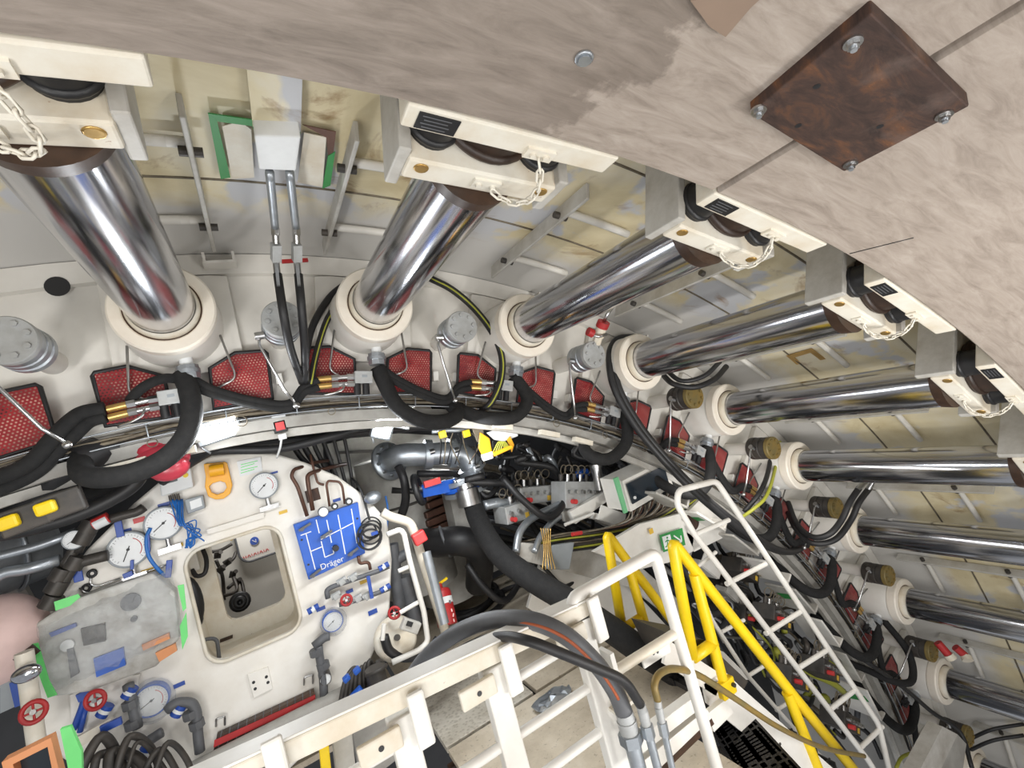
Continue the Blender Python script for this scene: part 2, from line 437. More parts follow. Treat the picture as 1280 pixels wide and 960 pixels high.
# shield skin and ring bulkhead
skin = struct(shade(shell(MB(), 6.40, 6.5, -.4, 5.3, -.75, 2.3, 90).build('wall_shield', M['skin'], loc=(0, 0, 0))))
ring = shell(MB(), 5.42, 6.40, YW, YW + .06, -.62, 1.95, 80)
ring = struct(ring.build('wall_bulkhead_ring', M['wall'], loc=(0, 0, 0)))
# flange lip on top of the bulkhead ring and its inner rim
shade(shell(MB(), 6.28, 6.395, YW - .05, YW - .002, -.62, 1.95, 80).build('top_flange', M['wall'], ring))
shade(shell(MB(), 5.36, 5.42, YW - .12, YW + .14, -.62, 1.95, 80).build('inner_rim', M['greypaint'], ring))
shade(shell(MB(), 5.31, 5.355, YW - .06, YW - .02, -.62, 1.95, 80).build('rim_flange', M['beam'], ring))
m = MB(); c = pol(-.038, 6.275, YW - .052); m.cyl(c, c - V((0, .002, 0)), .05, n=20); m.build('drain_hole', M['black'], ring)
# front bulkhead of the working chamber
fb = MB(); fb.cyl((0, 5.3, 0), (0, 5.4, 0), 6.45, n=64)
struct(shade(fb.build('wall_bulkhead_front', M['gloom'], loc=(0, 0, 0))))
# ================================================================== THRUST CYLINDERS
CYD = ['cylinder past the crown', 'topmost thrust cylinder', 'cylinder nearest the green taped box', 'cylinder with the red ball valve'] + ['cylinder %s past the red ball valve' % w for w in ('second', 'third', 'fourth', 'fifth', 'sixth', 'seventh', 'eighth')]
ORD = ['', 'topmost, beyond the green taped box', 'nearest the green taped box',
       'with the red ball valve hanging at its collar', 'second along from the red ball valve', 'third along from the red ball valve',
       'fourth along from the red ball valve', 'fifth along from the red ball valve', 'sixth along from the red ball valve', 'low behind the grey steel column', 'lowest by the grey steel column']
Y0, Y1 = 1.24, 2.66
def make_cylinder():
    root = thing('thrust_cylinder', 'polished chrome thrust cylinder', 'cylinder', (0, 0, 0), 'thrust cylinders around the shield')
    m = MB(); m.cyl((0, Y0, 0), (0, YW - .01, 0), .135, n=48); m.build('rod', M['chrome'], root)
    m = MB(); m.lathe([(.158, 2.70), (.158, Y1 + .004), (.163, Y1), (.208, Y1), (.216, Y1 + .01), (.216, Y1 + .075), (.205, Y1 + .085)], (0, 0, 0), (0, 1, 0), 48)
    shade(m.build('collar_ring', M['collar'], root))
    m = MB(); m.lathe([(.1365, Y1 - .045), (.142, Y1 - .05), (.150, Y1 - .01), (.152, Y1 + .05)], (0, 0, 0), (0, 1, 0), 48); m.build('wiper_ring', M['ivory'], root)
    m = MB(); m.lathe([(.1525, Y1 + .004), (.1585, Y1 + .004)], (0, 0, 0), (0, 1, 0), 48); m.build('seal_line', M['darkbrown'], root)
    m = MB(); m.lathe([(.205, Y1 + .08), (.212, Y1 + .10), (.226, YW - .10), (.226, YW)], (0, 0, 0), (0, 1, 0), 48); shade(m.build('body', M['wall'], root), .4)
    m = MB(); m.prism([(-.29, YW - .055, -.27), (-.29, YW - .055, .26), (-.2, YW - .055, .27), (.2, YW - .055, .27), (.29, YW - .055, .26), (.29, YW - .055, -.27)], (0, .053, 0)); m.build('base_plate', M['wall'], root, bevel=.006)
    # lifting clip on the base plate
    m = MB(); m.box((.27, YW - .12, .30), (.16, .1, .014)); m.box((.2, YW - .12, .33), (.014, .1, .05)); m.box((.34, YW - .12, .33), (.014, .1, .05)); m.box((.27, YW - .075, .325), (.15, .012, .06))
    m.build('clip', M['wall'], root)
    m = MB(); m.box((-.36, YW - .03, -.36), (.035, .06, .06)); m.build('lug', M['white'], root); m = MB(); m.box((.44, YW - .03, -.37), (.035, .06, .06)); m.build('lug', M['white'], root)
    # oil port under the body
    m = MB(); m.cyl((.03, 2.86, -.2), (.03, 2.86, -.25), .03, n=12); m.build('port', M['whiteplastic'], root)
    m = MB(); m.cyl((.03, 2.86, -.25), (.03, 2.86, -.32), .05, n=8, smooth=False); m.cyl((.03, 2.86, -.27), (.03, 2.86, -.29), .056, n=14); m.build('port_nut', M['galv'], root)
    # shoe: carrier plate, rubber springs, bearing pad
    sh = MB(); sh.box((.0, 1.168, .10), (.46, .09, .40)); shoe = sh.build('shoe_carrier', M['ivory'], root, bevel=.008)
    s2 = MB(); s2.cyl((0, 1.213, 0), (0, 1.265, 0), .144, .137, n=36); s2.build('rod_head', M['darkbrown'], root)
    s2 = MB(); s2.cyl((0, 1.123, .075), (0, 1.0, .075), .14, n=32); s2.torus((0, 1.10, .075), (0, 1, 0), .138, .016, 32); s2.build('spring_disc', M['darkbrown'], shoe)
    for sx in (-.165, .165):
        s2 = MB(); s2.cyl((sx, 1.123, .005), (sx, 1.0, .005), .066, n=24); s2.torus((sx, 1.10, .005), (0, 1, 0), .062, .012, 24); s2.build('rubber_buffer', M['black'], shoe)
        s2 = MB(); sy = sx * 1.15; s2.cyl((sy, 1.152, -.1005), (sy, 1.152, -.104), .017, n=14); s2.torus((sy, 1.152, -.101), (0, 0, 1), .018, .003, 14, 5); s2.build('bolt_hole', M['brass'], shoe)
    for sx in (-.245, .245):
        s2 = MB(); s2.box((sx, 1.185, .125), (.035, .17, .43)); s2.build('side_guide', M['beam'], shoe, bevel=.005)
    s2 = MB(); s2.box((.015, .967, .08), (.60, .078, .36)); pad = s2.build('bearing_pad', M['ivory'], root, bevel=.006)
    s2 = MB(); s2.box((-.205, .968, -.1015), (.10, .055, .003)); s2.build('name_plate', M['print'], pad)
    for k in range(4):
        s2 = MB(); s2.box((-.21, .95 + k * .012, -.1033), (.07 - .012 * (k % 2), .003, .001)); s2.build('print_line', M['greyhose'], pad)
    # chain between pad and carrier with its two anchor plates
    s2 = MB(); s2.box((.085, .985, -.104), (.085, .04, .008)); s2.cyl((.065, .985, -.108), (.065, .985, -.116), .009, n=6); s2.cyl((.105, .985, -.108), (.105, .985, -.116), .009, n=6); s2.build('chain_anchor', M['ivory'], pad)
    s2 = MB(); s2.box((.01, 1.165, -.104), (.085, .04, .008)); s2.cyl((-.015, 1.165, -.108), (-.015, 1.165, -.116), .009, n=6); s2.cyl((.03, 1.165, -.108), (.03, 1.165, -.116), .009, n=6); s2.build('chain_anchor', M['ivory'], shoe)
    path = spline([(.085, .99, -.112), (.105, 1.02, -.145), (.12, 1.08, -.165), (.10, 1.13, -.165), (.06, 1.16, -.145), (.02, 1.165, -.115)], 8)
    L = [0]
    for a, b in zip(path, path[1:]): L.append(L[-1] + (b - a).length)
    def pt(s):
        for i in range(len(L) - 1):
            if L[i + 1] >= s: return path[i].lerp(path[i + 1], (s - L[i]) / max(1e-9, L[i + 1] - L[i]))
        return path[-1]
    k = 0; s = .0; step = .029
    while s + .036 < L[-1]:
        a, b2 = pt(s), pt(s + .036); d = (b2 - a).normalized(); x, y, _ = frame(d); x = x if k % 2 else y
        c = (a + b2) / 2; h, wd = .013, .0085
        lp = [c + d * (h * t) + x * u for t, u in ((1, wd), (1.45, wd * .5), (1.45, -wd * .5), (1, -wd), (-1, -wd), (-1.45, -wd * .5), (-1.45, wd * .5), (-1, wd))]
        q = MB(); q.tube(lp, .0036, 5, True); q.build('chain_link', M['ivory'], root); s += step; k += 1
    return root
cyl0 = make_cylinder()
for i in range(1, 11):
    o = cyl0 if i == 1 else copy_tree(cyl0)
    o.location = pol(TH(i), 6.0, 0); o.rotation_euler = (0, TH(i), 0)
    o['label'] = 'polished chrome thrust cylinder with white collar, ' + ORD[i]
    if i == 1: shoe_parts = [c for c in o.children if c.name.split('.')[0] in ('shoe_carrier', 'bearing_pad', 'chain_link')]
for c in shoe_parts: c.location.x -= .085       # the crown shoe sits a little askew on its rod

# ---- guide bars and cross tubes on the skin behind each cylinder
for i in range(0, 11):
    o = MB()
    t = TH(i)
    for s in (-1, 1):
        if i == 0 and s < 0: continue
        if s > 0 and i not in (0, 1): continue
        m = MB(); th = t + s * .0405
        m.bar(pol(th, 6.34, 1.66), pol(th, 6.34, 2.74), .018, .085, pol(th + math.pi / 2, 1, 0)); m.build('guide_bar', M['beam'], skin, bevel=.004)
        for y in (1.9, 2.515):
            m = MB(); a, b = (th, t - s * .03)
            m.tube([pol(a + (b - a) * k / 6, 6.365, y) for k in range(7)], .021, 8); m.build('cross_tube', M['wall'], skin)
            m = MB(); m.cyl(pol(th - .006, 6.33, y), pol(th + .006, 6.33, y), .018, n=8); m.build('clamp_bolt', M['dark'], skin)
for i in range(0, 10):     # weld seams between the skin plates
    for y in (2.2, 1.5):
        m = MB(); m.tube([pol(TH(i) - .04 + DT * k / 8, 6.399, y) for k in range(9)], .007, 5); m.build('weld_seam', M['wire'], skin)

# ---- bolted end caps on stub pipes between the cylinders
def make_cap(end, endl):
    root = thing('capped_pipe_stub', '', 'pipe', (0, 0, 0), 'bolted pipe stubs on the bulkhead ring')
    m = MB(); m.cyl((0, YW, 0), (0, 2.76, 0), .055, n=24); m.build('stub', M['wall'], root)
    m = MB(); m.lathe([(0, 2.79), (.09, 2.79), (.096, 2.78), (.096, 2.74), (.088, 2.735), (.088, 2.725), (.094, 2.72), (.094, 2.68), (.086, 2.675), (.086, 2.665), (.094, 2.66), (.094, 2.62), (.05, 2.62)], (0, 0, 0), (0, 1, 0), 30); shade(m.build('flange_stack', M['dark'] if end == 'olive' else M['galv'], root), .4)
    m = MB(); m.lathe([(.09, 2.62), (.096, 2.615), (.096, 2.585), (.092, 2.58), (0, 2.58)], (0, 0, 0), (0, 1, 0), 30); cap = shade(m.build('end_cap', M[end], root, label=endl), .4)
    for k in range(8):
        a = k * math.pi / 4 + .2
        m = MB(); m.cyl((.068 * math.cos(a), 2.58, .068 * math.sin(a)), (.068 * math.cos(a), 2.57, .068 * math.sin(a)), .012, n=6); m.build('bolt', M[end], cap)
    m = MB(); m.cyl((-.085, 2.70, -.05), (-.13, 2.70, -.055), .02, n=10); m.tube([(-.11, 2.70, -.055), (-.115, 2.70, -.10), (-.02, 2.74, -.34), (.03, 2.78, -.42)], .008, 6); m.sphere((.03, 2.78, -.425), .018); m.build('grease_line', M['steel'], root)
    return root
capA = make_cap('alu', 'light grey bolted end cap'); capB = make_cap('olive', 'grease yellow end cap')
CL = ['grey bolted pipe stub at the edge of the red guard left of the crown cylinder', 'grey bolted pipe stub behind the twin hanging black hoses', 'grey bolted pipe stub inside the looped yellow striped hose',
      'grey bolted pipe stub under the red ball valve', 'bolted pipe stub hidden behind the double black cable loop']
used = set()
for j in range(0, 10):
    src = capA if j < 4 else capB
    o = src if src.name not in used else copy_tree(src); used.add(src.name)
    th = TH(j) + DT / 2
    o.location = pol(th, 5.885, 0 if j else -.12); o.rotation_euler = (0, th, 0)
    o['label'] = CL[j] if j < 5 else 'yellow ended pipe stub below the ' + CYD[j]
# ---- red perforated guards
def make_guard(poly, y):
    root = thing('mesh_guard', 'red perforated sheet guard with black rubber edging at the foot of a thrust cylinder', 'guard', (0, 0, 0), 'red perforated guards on the bulkhead ring')
    m = MB(); m.prism([(p[0], y, p[1]) for p in poly], (0, .012, 0)); m.build('perforated_sheet', M['mesh'], root)
    m = MB(); m.tube([V((p[0], y + .005, p[1])) for p in poly for _ in (0,)] , .011, 6, True); m.build('rubber_edging', M['black'], root)
    return root
gR = make_guard([(.12, -.26), (.25, -.195), (.395, -.205), (.405, -.22), (.385, -.48), (.10, -.48)], 2.955)
gL = make_guard([(-.085, -.265), (-.225, -.19), (-.355, -.20), (-.365, -.215), (-.352, -.47), (-.08, -.48)], 2.955)
uR = uL = False
for i in range(0, 11):
    o = gR if not uR else copy_tree(gR); uR = True
    o.location = pol(TH(i), 6.0, 0); o.rotation_euler = (0, TH(i), 0)
    o['label'] = 'red perforated guard, down side of the ' + CYD[i] if i else 'red perforated guard beside the bolted pipe stub above the black crown hoses'
    if i >= 1:
        o = gL if not uL else copy_tree(gL); uL = True
        o.location = pol(TH(i), 6.0, 0); o.rotation_euler = (0, TH(i), 0)
        o['label'] = 'red perforated guard, crown side of the ' + CYD[i]
# thin grease lines bent over the guards
for i in range(1, 9):
    for s in (-1, 1):
        m = MB(); c = lambda t, r, y: pol(TH(i), r, y) + pol(TH(i) + math.pi / 2, t, 0)
        m.ptube([c(.20 * s, 5.9, 2.9), c(.235 * s, 5.66, 2.93), c(.10 * s + (.02 if s > 0 else -.06), 5.615, 2.92)], .0065, 6)
        tag(m.build('grease_line', M['steel']), 'bent grease line, %s side of the %s' % ('down' if s > 0 else 'crown', CYD[i]), 'pipe', 'bent grease lines over the red guards')

# ---- rusty jacking plate under the lining joint
RP = 5.868
th0 = .3222; A = pol(th0 + math.pi / 2, 1, 0); N = pol(th0, 1, 0); c0 = N * RP
def on_plate(px, py, r=0):
    v = ray(px, py); return CAM + v * ((RP + r - CAM.dot(N)) / v.dot(N))
rp = thing('rusty_bolted_plate', 'rusty square steel plate held by four bright bolts on the lining joint', 'plate', tuple(on_plate(1065, 110)))
m = MB(); m.prism([on_plate(*p) for p in ((938, 142), (1090, 16), (1212, 133), (1055, 215))], N * .038); m.build('plate', M['rustplate'], rp, bevel=.004)
def boltset(c, n, r, parent, seg=6):
    m = MB(); m.cyl(c, c - n * .005, r * 1.5, n=18); m.build('washer', M['steel'], parent)
    m = MB(); m.cyl(c - n * .005, c - n * (.005 + r * .8), r, n=6, smooth=False); m.build('nut', M['steel'], parent)
    m = MB(); m.cyl(c - n * (.005 + r * .8), c - n * (.005 + r * 1.4), r * .55, n=10); m.build('stud', M['galv'], parent)
for p in ((1066, 52), (948, 137), (1180, 143), (1063, 204)): boltset(on_plate(*p), N, .0115, rp)
for p in ((1021, 108), (998, 157), (1100, 158)):
    m = MB(); c = on_plate(*p); m.cyl(c, c - N * .0006, .0075, n=14); m.build('hole', M['black'], rp)
m = MB(); c = atr(730, 72, 5.903); n = pol(.2065, 1, 0); m.cyl(c, c - n * .01, .014, n=8); m.torus(c - n * .002, n, .016, .004); tag(m.build('lining_plug', M['galv']), 'small bright plug set in the lining at the damp edge', 'plug')
m = MB(); m.prism([atr(*p, 5.9035) for p in ((862, -8), (886, 25), (906, 38), (938, 0), (960, -20))], pol(.24, -.015, 0)); m.build('pocket_wedge', M['pocket'], ceil)  # raised brown wedge stands in for the shaded recess of a bolt pocket
m = MB(); m.tube([atr(1062 + 20 * k, 317 - 5 * k, 5.9045) for k in range(5)], .0022, 4); m.build('crack', M['black'], ceil)
# ================================================================== HOSES AND FITTINGS ON THE RING
def P3(p): return at(*p) if len(p) == 3 else V(p)
def hose(label, pts, r, mat='rubber', name='hose', k=7, n=10, cat='hose', group=None, world=False, parent=None):
    m = MB(); m.tube(spline([V(p) if world else P3(p) for p in pts], k), r, n)
    o = m.build(name, M[mat], parent)
    if parent is None: tag(o, label, cat, group)
    return o
def lc(i, t, r, y):      # local place at cylinder i: tangent offset, radius, axial
    return pol(TH(i), r, y) + pol(TH(i) + math.pi / 2, t, 0)

# valve block with couplings beside every oil port
def make_block():
    root = thing('valve_block', '', 'valve', (0, 0, 0), 'valve blocks at the cylinder ports')
    m = MB(); m.box((-.06, 2.84, -.40), (.10, .06, .072)); m.build('block', M['alu'], root, bevel=.004)
    for k, (t, z) in enumerate(((-.095, -.46), (-.045, -.465))):
        m = MB(); m.cyl((t, 2.84, -.435), (t, 2.84, -.50), .02, n=12); m.build('cartridge', M['black'], root)
    for z in (-.395, -.435):
        m = MB(); m.cyl((-.11, 2.84, z), (-.15, 2.84, z), .019, n=6, smooth=False); m.cyl((-.15, 2.84, z), (-.20, 2.84, z - .004), .014, n=10); m.cyl((-.20, 2.84, z - .004), (-.235, 2.84, z - .006), .019, n=6, smooth=False); m.build('coupling', M['steel'], root)
        m = MB(); m.cyl((-.235, 2.84, z - .006), (-.31, 2.845, z - .012), .018, n=10); m.build('ferrule', M['brass'], root)
    m = MB(); m.tube(spline([(-.17, 2.82, -.44), (-.18, 2.80, -.47), (-.22, 2.8, -.49), (-.28, 2.82, -.50)], 5), .006, 6); m.build('drain_line', M['steel'], root)
    m = MB(); m.box((-.055, 2.8085, -.395), (.03, .002, .015)); m.build('stamp', M['greyplastic'], root)
    return root
vb = make_block()
VBL = ['', 'light grey valve block with brass ferrules at the foot of the crown cylinder', 'light grey valve block beside the thick black hose near the LED flood lamp',
       'light grey valve block at the end of the yellow striped hose', 'light grey valve block below the red ball valve']
for i in range(1, 10):
    o = vb if i == 1 else copy_tree(vb)
    o.location = pol(TH(i), 6.0, 0); o.rotation_euler = (0, TH(i), 0)
    o['label'] = VBL[i] if i < 5 else 'greasy valve block at the foot of the ' + CYD[i]
# braided twin lines from each block to the neighbouring port
for i in range(2, 11):
    for d in (0, .04):
        pts = [lc(i, -.30, 5.59 - d, 2.845), lc(i, -.38, 5.555 - d * .8, 2.86), pol(TH(i) - DT / 2, 5.485 - d * .6, 2.87), lc(i - 1, .30, 5.51 - d * .6, 2.86), lc(i - 1, .13, 5.60 - d * .6, 2.85), lc(i - 1, .045, 5.675 - d, 2.86)]
        hose('%s black sleeved hose ending at the %s' % ('lower' if d else 'upper', CYD[i]), pts, .022, 'sleeve', group='sleeved hoses slung between the cylinder ports', world=True, name='sleeved_hose')
# thick drop hoses from the ports
hose('thick black hose dropping from the crown cylinder port over the red film bundle', [(228, 468, 2.86), (236, 488, 2.82), (240, 515, 2.78), (232, 545, 2.74), (208, 572, 2.72), (170, 590, 2.72), (130, 597, 2.74), (104, 592, 2.80), (100, 570, 2.95)], .047, 'sleeve', name='thick_hose', n=14)
hose('thick black hose curving under the second port beside the bright lamp', [(472, 460, 2.86), (482, 482, 2.84), (497, 508, 2.8), (525, 525, 2.78), (555, 527, 2.78), (572, 517, 2.84), (560, 505, 2.96), (540, 508, 3.1)], .046, 'sleeve', name='thick_hose', n=14)
hose('thick black hose bowing over the yellow torn bag', [(641, 470, 2.86), (655, 488, 2.84), (658, 505, 2.82), (643, 521, 2.8), (610, 523, 2.8), (580, 515, 2.86), (572, 508, 3.0)], .044, 'sleeve', name='thick_hose', n=14)
hose('thick black hose hooked above the white cabinet', [(776, 512, 2.86), (784, 532, 2.84), (782, 555, 2.82), (765, 572, 2.82), (745, 573, 2.84), (731, 562, 2.92), (733, 548, 3.05)], .045, 'sleeve', name='thick_hose', n=14)
for i in range(5, 10):
    pts = [lc(i, .03, 5.69, 2.86), lc(i, .07, 5.58, 2.82), lc(i, .08, 5.40, 2.80), lc(i, .0, 5.26, 2.80), lc(i, -.14, 5.2, 2.86), lc(i, -.28, 5.25, 3.0), lc(i, -.36, 5.33, 3.15)]
    hose('thick black hose hooking down from the ' + CYD[i], pts, .042, 'sleeve', group='hooked port hoses beyond the ladder', world=True, name='thick_hose', n=12)
hose('black sleeved hose curling over the crown valve block from its port', [(224, 474, 2.86), (208, 473, 2.82), (190, 478, 2.80), (174, 488, 2.82), (163, 500, 2.88)], .024, 'sleeve', name='sleeved_hose')
# twin feed hoses from the taped box
for k, (x0, lab) in enumerate(((343, 'black feed hose with ball valve hanging from the green taped box, on the crown side'), (369, 'black feed hose with ball valve hanging from the green taped box, beside the looped hoses'))):
    t = thing('feed_hose', lab, 'hose', tuple(at(x0 + 30, 478, 2.83)))
    xs = x0 - 6 if k == 0 else x0 - 7
    a = atr(xs, 215, 6.30); b = atr(x0 + 1, 285, 6.26)
    m = MB(); m.tube(spline([a, a.lerp(b, .5), b], 4), .017, 10); m.build('grey_pipe', M['galv'], t)
    c = at(x0 + 2, 305, b.y + .03); d = at(x0 + 2, 326, b.y + .10)
    m = MB(); m.cyl(b, b.lerp(c, .45), .020, n=6, smooth=False); m.cyl(b.lerp(c, .45), c, .016, n=8); m.build('coupling', M['steel'], t)
    m = MB(); m.bar(c, d, .042, .042); m.build('valve_body', M['alu'], t, bevel=.003)
    e = at(x0 + 5, 333, d.y - .03); m = MB(); m.bar(d, at(x0 + 5, 357, d.y - .04), .012, .014); m.build('lever', M['steel'], t)
    m = MB(); m.cyl(d, at(x0 + 4, 345, d.y + .04), .016, n=8); m.build('ferrule', M['steel'], t)
    pth = [at(x0 + 4, 343, d.y + .03), at(x0 + 8, 385, 2.47), at(x0 + 12, 435, 2.6), at(x0 + 13, 478, 2.83)] if k else [at(x0 + 4, 343, d.y + .03), at(354, 390, 2.45), at(363, 435, 2.58), at(378, 478, 2.83)]
    m = MB(); m.tube(spline(pth, 8), .021, 10); m.build('rubber_hose', M['rubber'], t)
m = MB(); m.bar(at(352, 327, 2.70), at(385, 325, 2.70), .012, .02); tag(m.build('red_lever', M['red']), 'small red lever crossing behind the twin feed hoses', 'lever')
# looped hoses around the second collar
hose('black hose rising from the feed hoses and looping behind the second collar', [(379, 480, 2.86), (383, 440, 2.88), (392, 405, 2.92), (412, 372, 2.96), (436, 352, 2.97)], .021, 'rubber', name='loop_hose')
hs = [(388, 480, 2.84), (396, 440, 2.86), (410, 398, 2.90), (430, 372, 2.95), (445, 355, 2.97)]
hose('yellow striped black hose beside the second collar on the crown side', hs, .019, 'rubber', name='striped_hose')
hose('', [(x + 1, y, Y - .017) for x, y, Y in hs], .005, 'wiregreen', name='stripe', n=5, parent=bpy.data.objects['striped_hose'])
hs = [(538, 348, 2.96), (565, 362, 2.90), (592, 385, 2.86), (615, 415, 2.82), (627, 445, 2.80), (626, 475, 2.80), (614, 503, 2.82), (600, 515, 2.9)]
o = hose('yellow striped black hose arching over the pipe stub between the second and third collars', hs, .024, 'rubber', name='striped_hose')
m = MB(); m.tube(spline([at(x + 1, y, Y - .021) for x, y, Y in hs], 7), .006, 5); m.build('stripe', M['wiregreen'], o)
# cable loop around the fourth collar
for d, lab in ((0, 'black cable looping around the fourth collar and running down past the cabinet, inner one'), (6, 'black cable looping around the fourth collar and running down past the cabinet, outer one')):
    hose(lab, [(792 + d, 421, 2.95), (772 + d, 424, 2.86), (762 + d, 442, 2.80), (766 + d, 480, 2.76), (788 + d, 523, 2.72), (820 + d, 565, 2.66), (868 + d, 615, 2.6), (925 + d, 662, 2.6), (962 + d, 685, 2.66), (985 + d, 690, 2.8), (1000 + d, 682, 2.95)], .026, 'rubber', name='loop_cable')
for d, lab in ((0, 'black hose pair looping below the seventh collar, upper strand'), (13, 'black hose pair looping below the seventh collar, lower strand')):
    hose(lab, [(1074 + d, 610, 2.30), (1062 + d * .9, 628, 2.32), (1052 + d * .9, 650, 2.36), (1036 + d * .6, 668 + d * .5, 2.42), (1015, 671 + d * .6, 2.55), (996, 655 + d * .6, 2.75), (985, 628 + d, 2.9)], .024, 'rubber', name='loop_hose')
hose('yellow striped hose hanging in front of the sixth collar', [(975, 552, 2.9), (968, 590, 2.75), (958, 620, 2.68), (942, 636, 2.7), (925, 648, 2.8)], .014, 'wiregreen', name='striped_hose')
hose('black hose beside the yellow striped hose at the sixth collar', [(966, 555, 2.9), (960, 590, 2.78), (950, 615, 2.72), (930, 640, 2.8)], .02, 'rubber', name='loop_hose')
hose('black hose hanging in a long bow near the grey steel column', [(1100, 770, 2.9), (1135, 815, 2.75), (1140, 850, 2.7), (1118, 852, 2.75), (1085, 838, 2.9), (1060, 828, 3.0)], .032, 'sleeve', name='loop_hose')
hose('black hose running down to the grey steel column', [(1080, 825, 2.8), (1130, 860, 2.75), (1165, 890, 2.7), (1200, 915, 2.6), (1215, 960, 2.5)], .02, 'rubber', name='loop_hose')
hose('thin olive hose bowing behind the grey steel column', [(1120, 960, 2.7), (1130, 945, 2.7), (1160, 938, 2.72), (1200, 940, 2.75)], .014, 'wiregreen', name='loop_hose')
for k in range(2):
    hose('black coupling hose lying toward the lowest cylinder', [(1210, 925 + 14 * k, 2.7), (1240, 912 + 14 * k, 2.5), (1280, 905 + 14 * k, 2.3)], .016, 'rubber', name='coupling_hose', group='coupling hoses at the lowest cylinder')
# couplings pair above the seventh collar, with ball valve pair near the eighth
for k in range(2):
    m = MB(); a, b = at(1072 + 13 * k, 612, 2.30), at(1085 + 8 * k, 598, 2.26); m.cyl(a, b, .02, n=8); tag(m.build('hose_coupling', M['steel']), 'bright hose coupling above the seventh collar', 'coupling', 'hose couplings above the seventh collar')
bv = thing('red_ball_valve', 'white ball valve with two red caps hanging above a pipe stub', 'valve', tuple(at(745, 432, 2.6)))
m = MB(); m.cyl(at(744, 434, 2.62), at(748, 421, 2.57), .032, n=8, smooth=False); m.cyl(at(748, 421, 2.57), at(752, 409, 2.53), .038, n=14); m.build('body', M['ivory'], bv)
m = MB(); m.cyl(at(735, 414, 2.55), at(741, 417, 2.55), .03, n=14); m.build('side_cap', M['red'], bv)
m = MB(); m.cyl(at(752, 409, 2.53), at(755, 402, 2.50), .044, n=12); m.build('cap', M['red'], bv)
m = MB(); m.ptube([at(739, 417, 2.55), at(747, 421, 2.52), at(758, 418, 2.52)], .012, 6); m.build('clamp', M['steel'], bv)
m = MB(); m.tube([at(755, 402, 2.5), at(759, 393, 2.47), at(765, 385, 2.44)], .012, 6); m.build('chain_tail', M['steel'], bv)
for k in range(2):
    q = thing('capped_ball_valve', 'white and dark red capped coupling on the skin near the eighth cylinder', 'valve', tuple(at(1195 + 22 * k, 815, 2.3)), 'capped couplings near the eighth cylinder')
    a, b, c = at(1172 + 22 * k, 803 + 6 * k, 2.45), at(1185 + 22 * k, 818 + 2 * k, 2.4), at(1190 + 20 * k, 824 + 2 * k, 2.38)
    m = MB(); m.cyl(a, b, .035, n=10); m.build('cap', M['red'], q); m = MB(); m.cyl(b, c, .045, n=12); m.build('collar', M['ivory'], q)
hose('black cable pair curling behind the fifth collar', [(908, 458, 2.5), (893, 474, 2.5), (868, 484, 2.55), (842, 480, 2.65), (828, 468, 2.8)], .022, 'rubber', name='loop_cable')
hose('short black cable curling under the fourth rod', [(900, 452, 2.45), (880, 470, 2.5), (852, 476, 2.6), (832, 462, 2.75)], .018, 'rubber', name='loop_cable')
# ------- cables bundled along the inner rim
for k in range(7):
    r = 5.447 + .013 * (k % 4); y0 = 2.96 - .018 * (k // 2)
    m = MB(); ph = R_.random() * 6
    m.tube([pol(-.3 + 1.75 * j / 90, r + .008 * math.sin(j * .7 + ph) + .004 * math.sin(j * 1.9 + ph), y0 + .012 * math.sin(j * .43 + ph * 2)) for j in range(91)], .006 + .002 * (k % 3), 5)
    tag(m.build('rim_cable', M[['wire', 'dark', 'wire', 'beam', 'black', 'wire', 'wire'][k]]), 'dusty cable strapped along the inner rim of the bulkhead ring', 'cable', 'cables along the ring rim')
for j in range(26):     # strap rungs of the cable tray
    th = -.25 + j * .062
    m = MB(); m.ptube([pol(th, 5.43, 2.975), pol(th, 5.43, 2.885), pol(th, 5.50, 2.885), pol(th, 5.50, 2.975)], .004, 5, .01); m.build('tray_strap', M['galv'], ring)
for rr, yy in ((5.502, 2.885), (5.432, 2.885)):
    m = MB(); m.tube([pol(-.3 + 1.75 * j / 80, rr, yy) for j in range(81)], .004, 5); m.build('tray_wire', M['galv'], ring)
for th, w_ in ((-.03, .25), (.02, .12), (.36, .14), (.43, .16), (.485, .16)):
    m = MB(); m.bar(pol(th - w_ / 11, 5.33, 2.90), pol(th + w_ / 11, 5.33, 2.90), .05, .035, (0, 1, 0))
    tag(m.build('junction_strip', M['ivory'], None), 'pale terminal strip box clipped under the ring rim', 'box', 'terminal boxes under the ring rim')
for j in range(18):     # coiled slack of thin wire on the rim
    th = .0 + j * .073 + R_.uniform(-.01, .01)
    m = MB(); m.torus(pol(th, 5.41 + R_.uniform(-.01, .02), 2.87), (R_.uniform(-.5, .5), 1, R_.uniform(-.5, .5)), R_.uniform(.02, .035), .003, 12, 4)
    tag(m.build('wire_coil', M['wire']), 'small coil of thin wire hung on the ring rim', 'wire', 'wire coils on the ring rim')
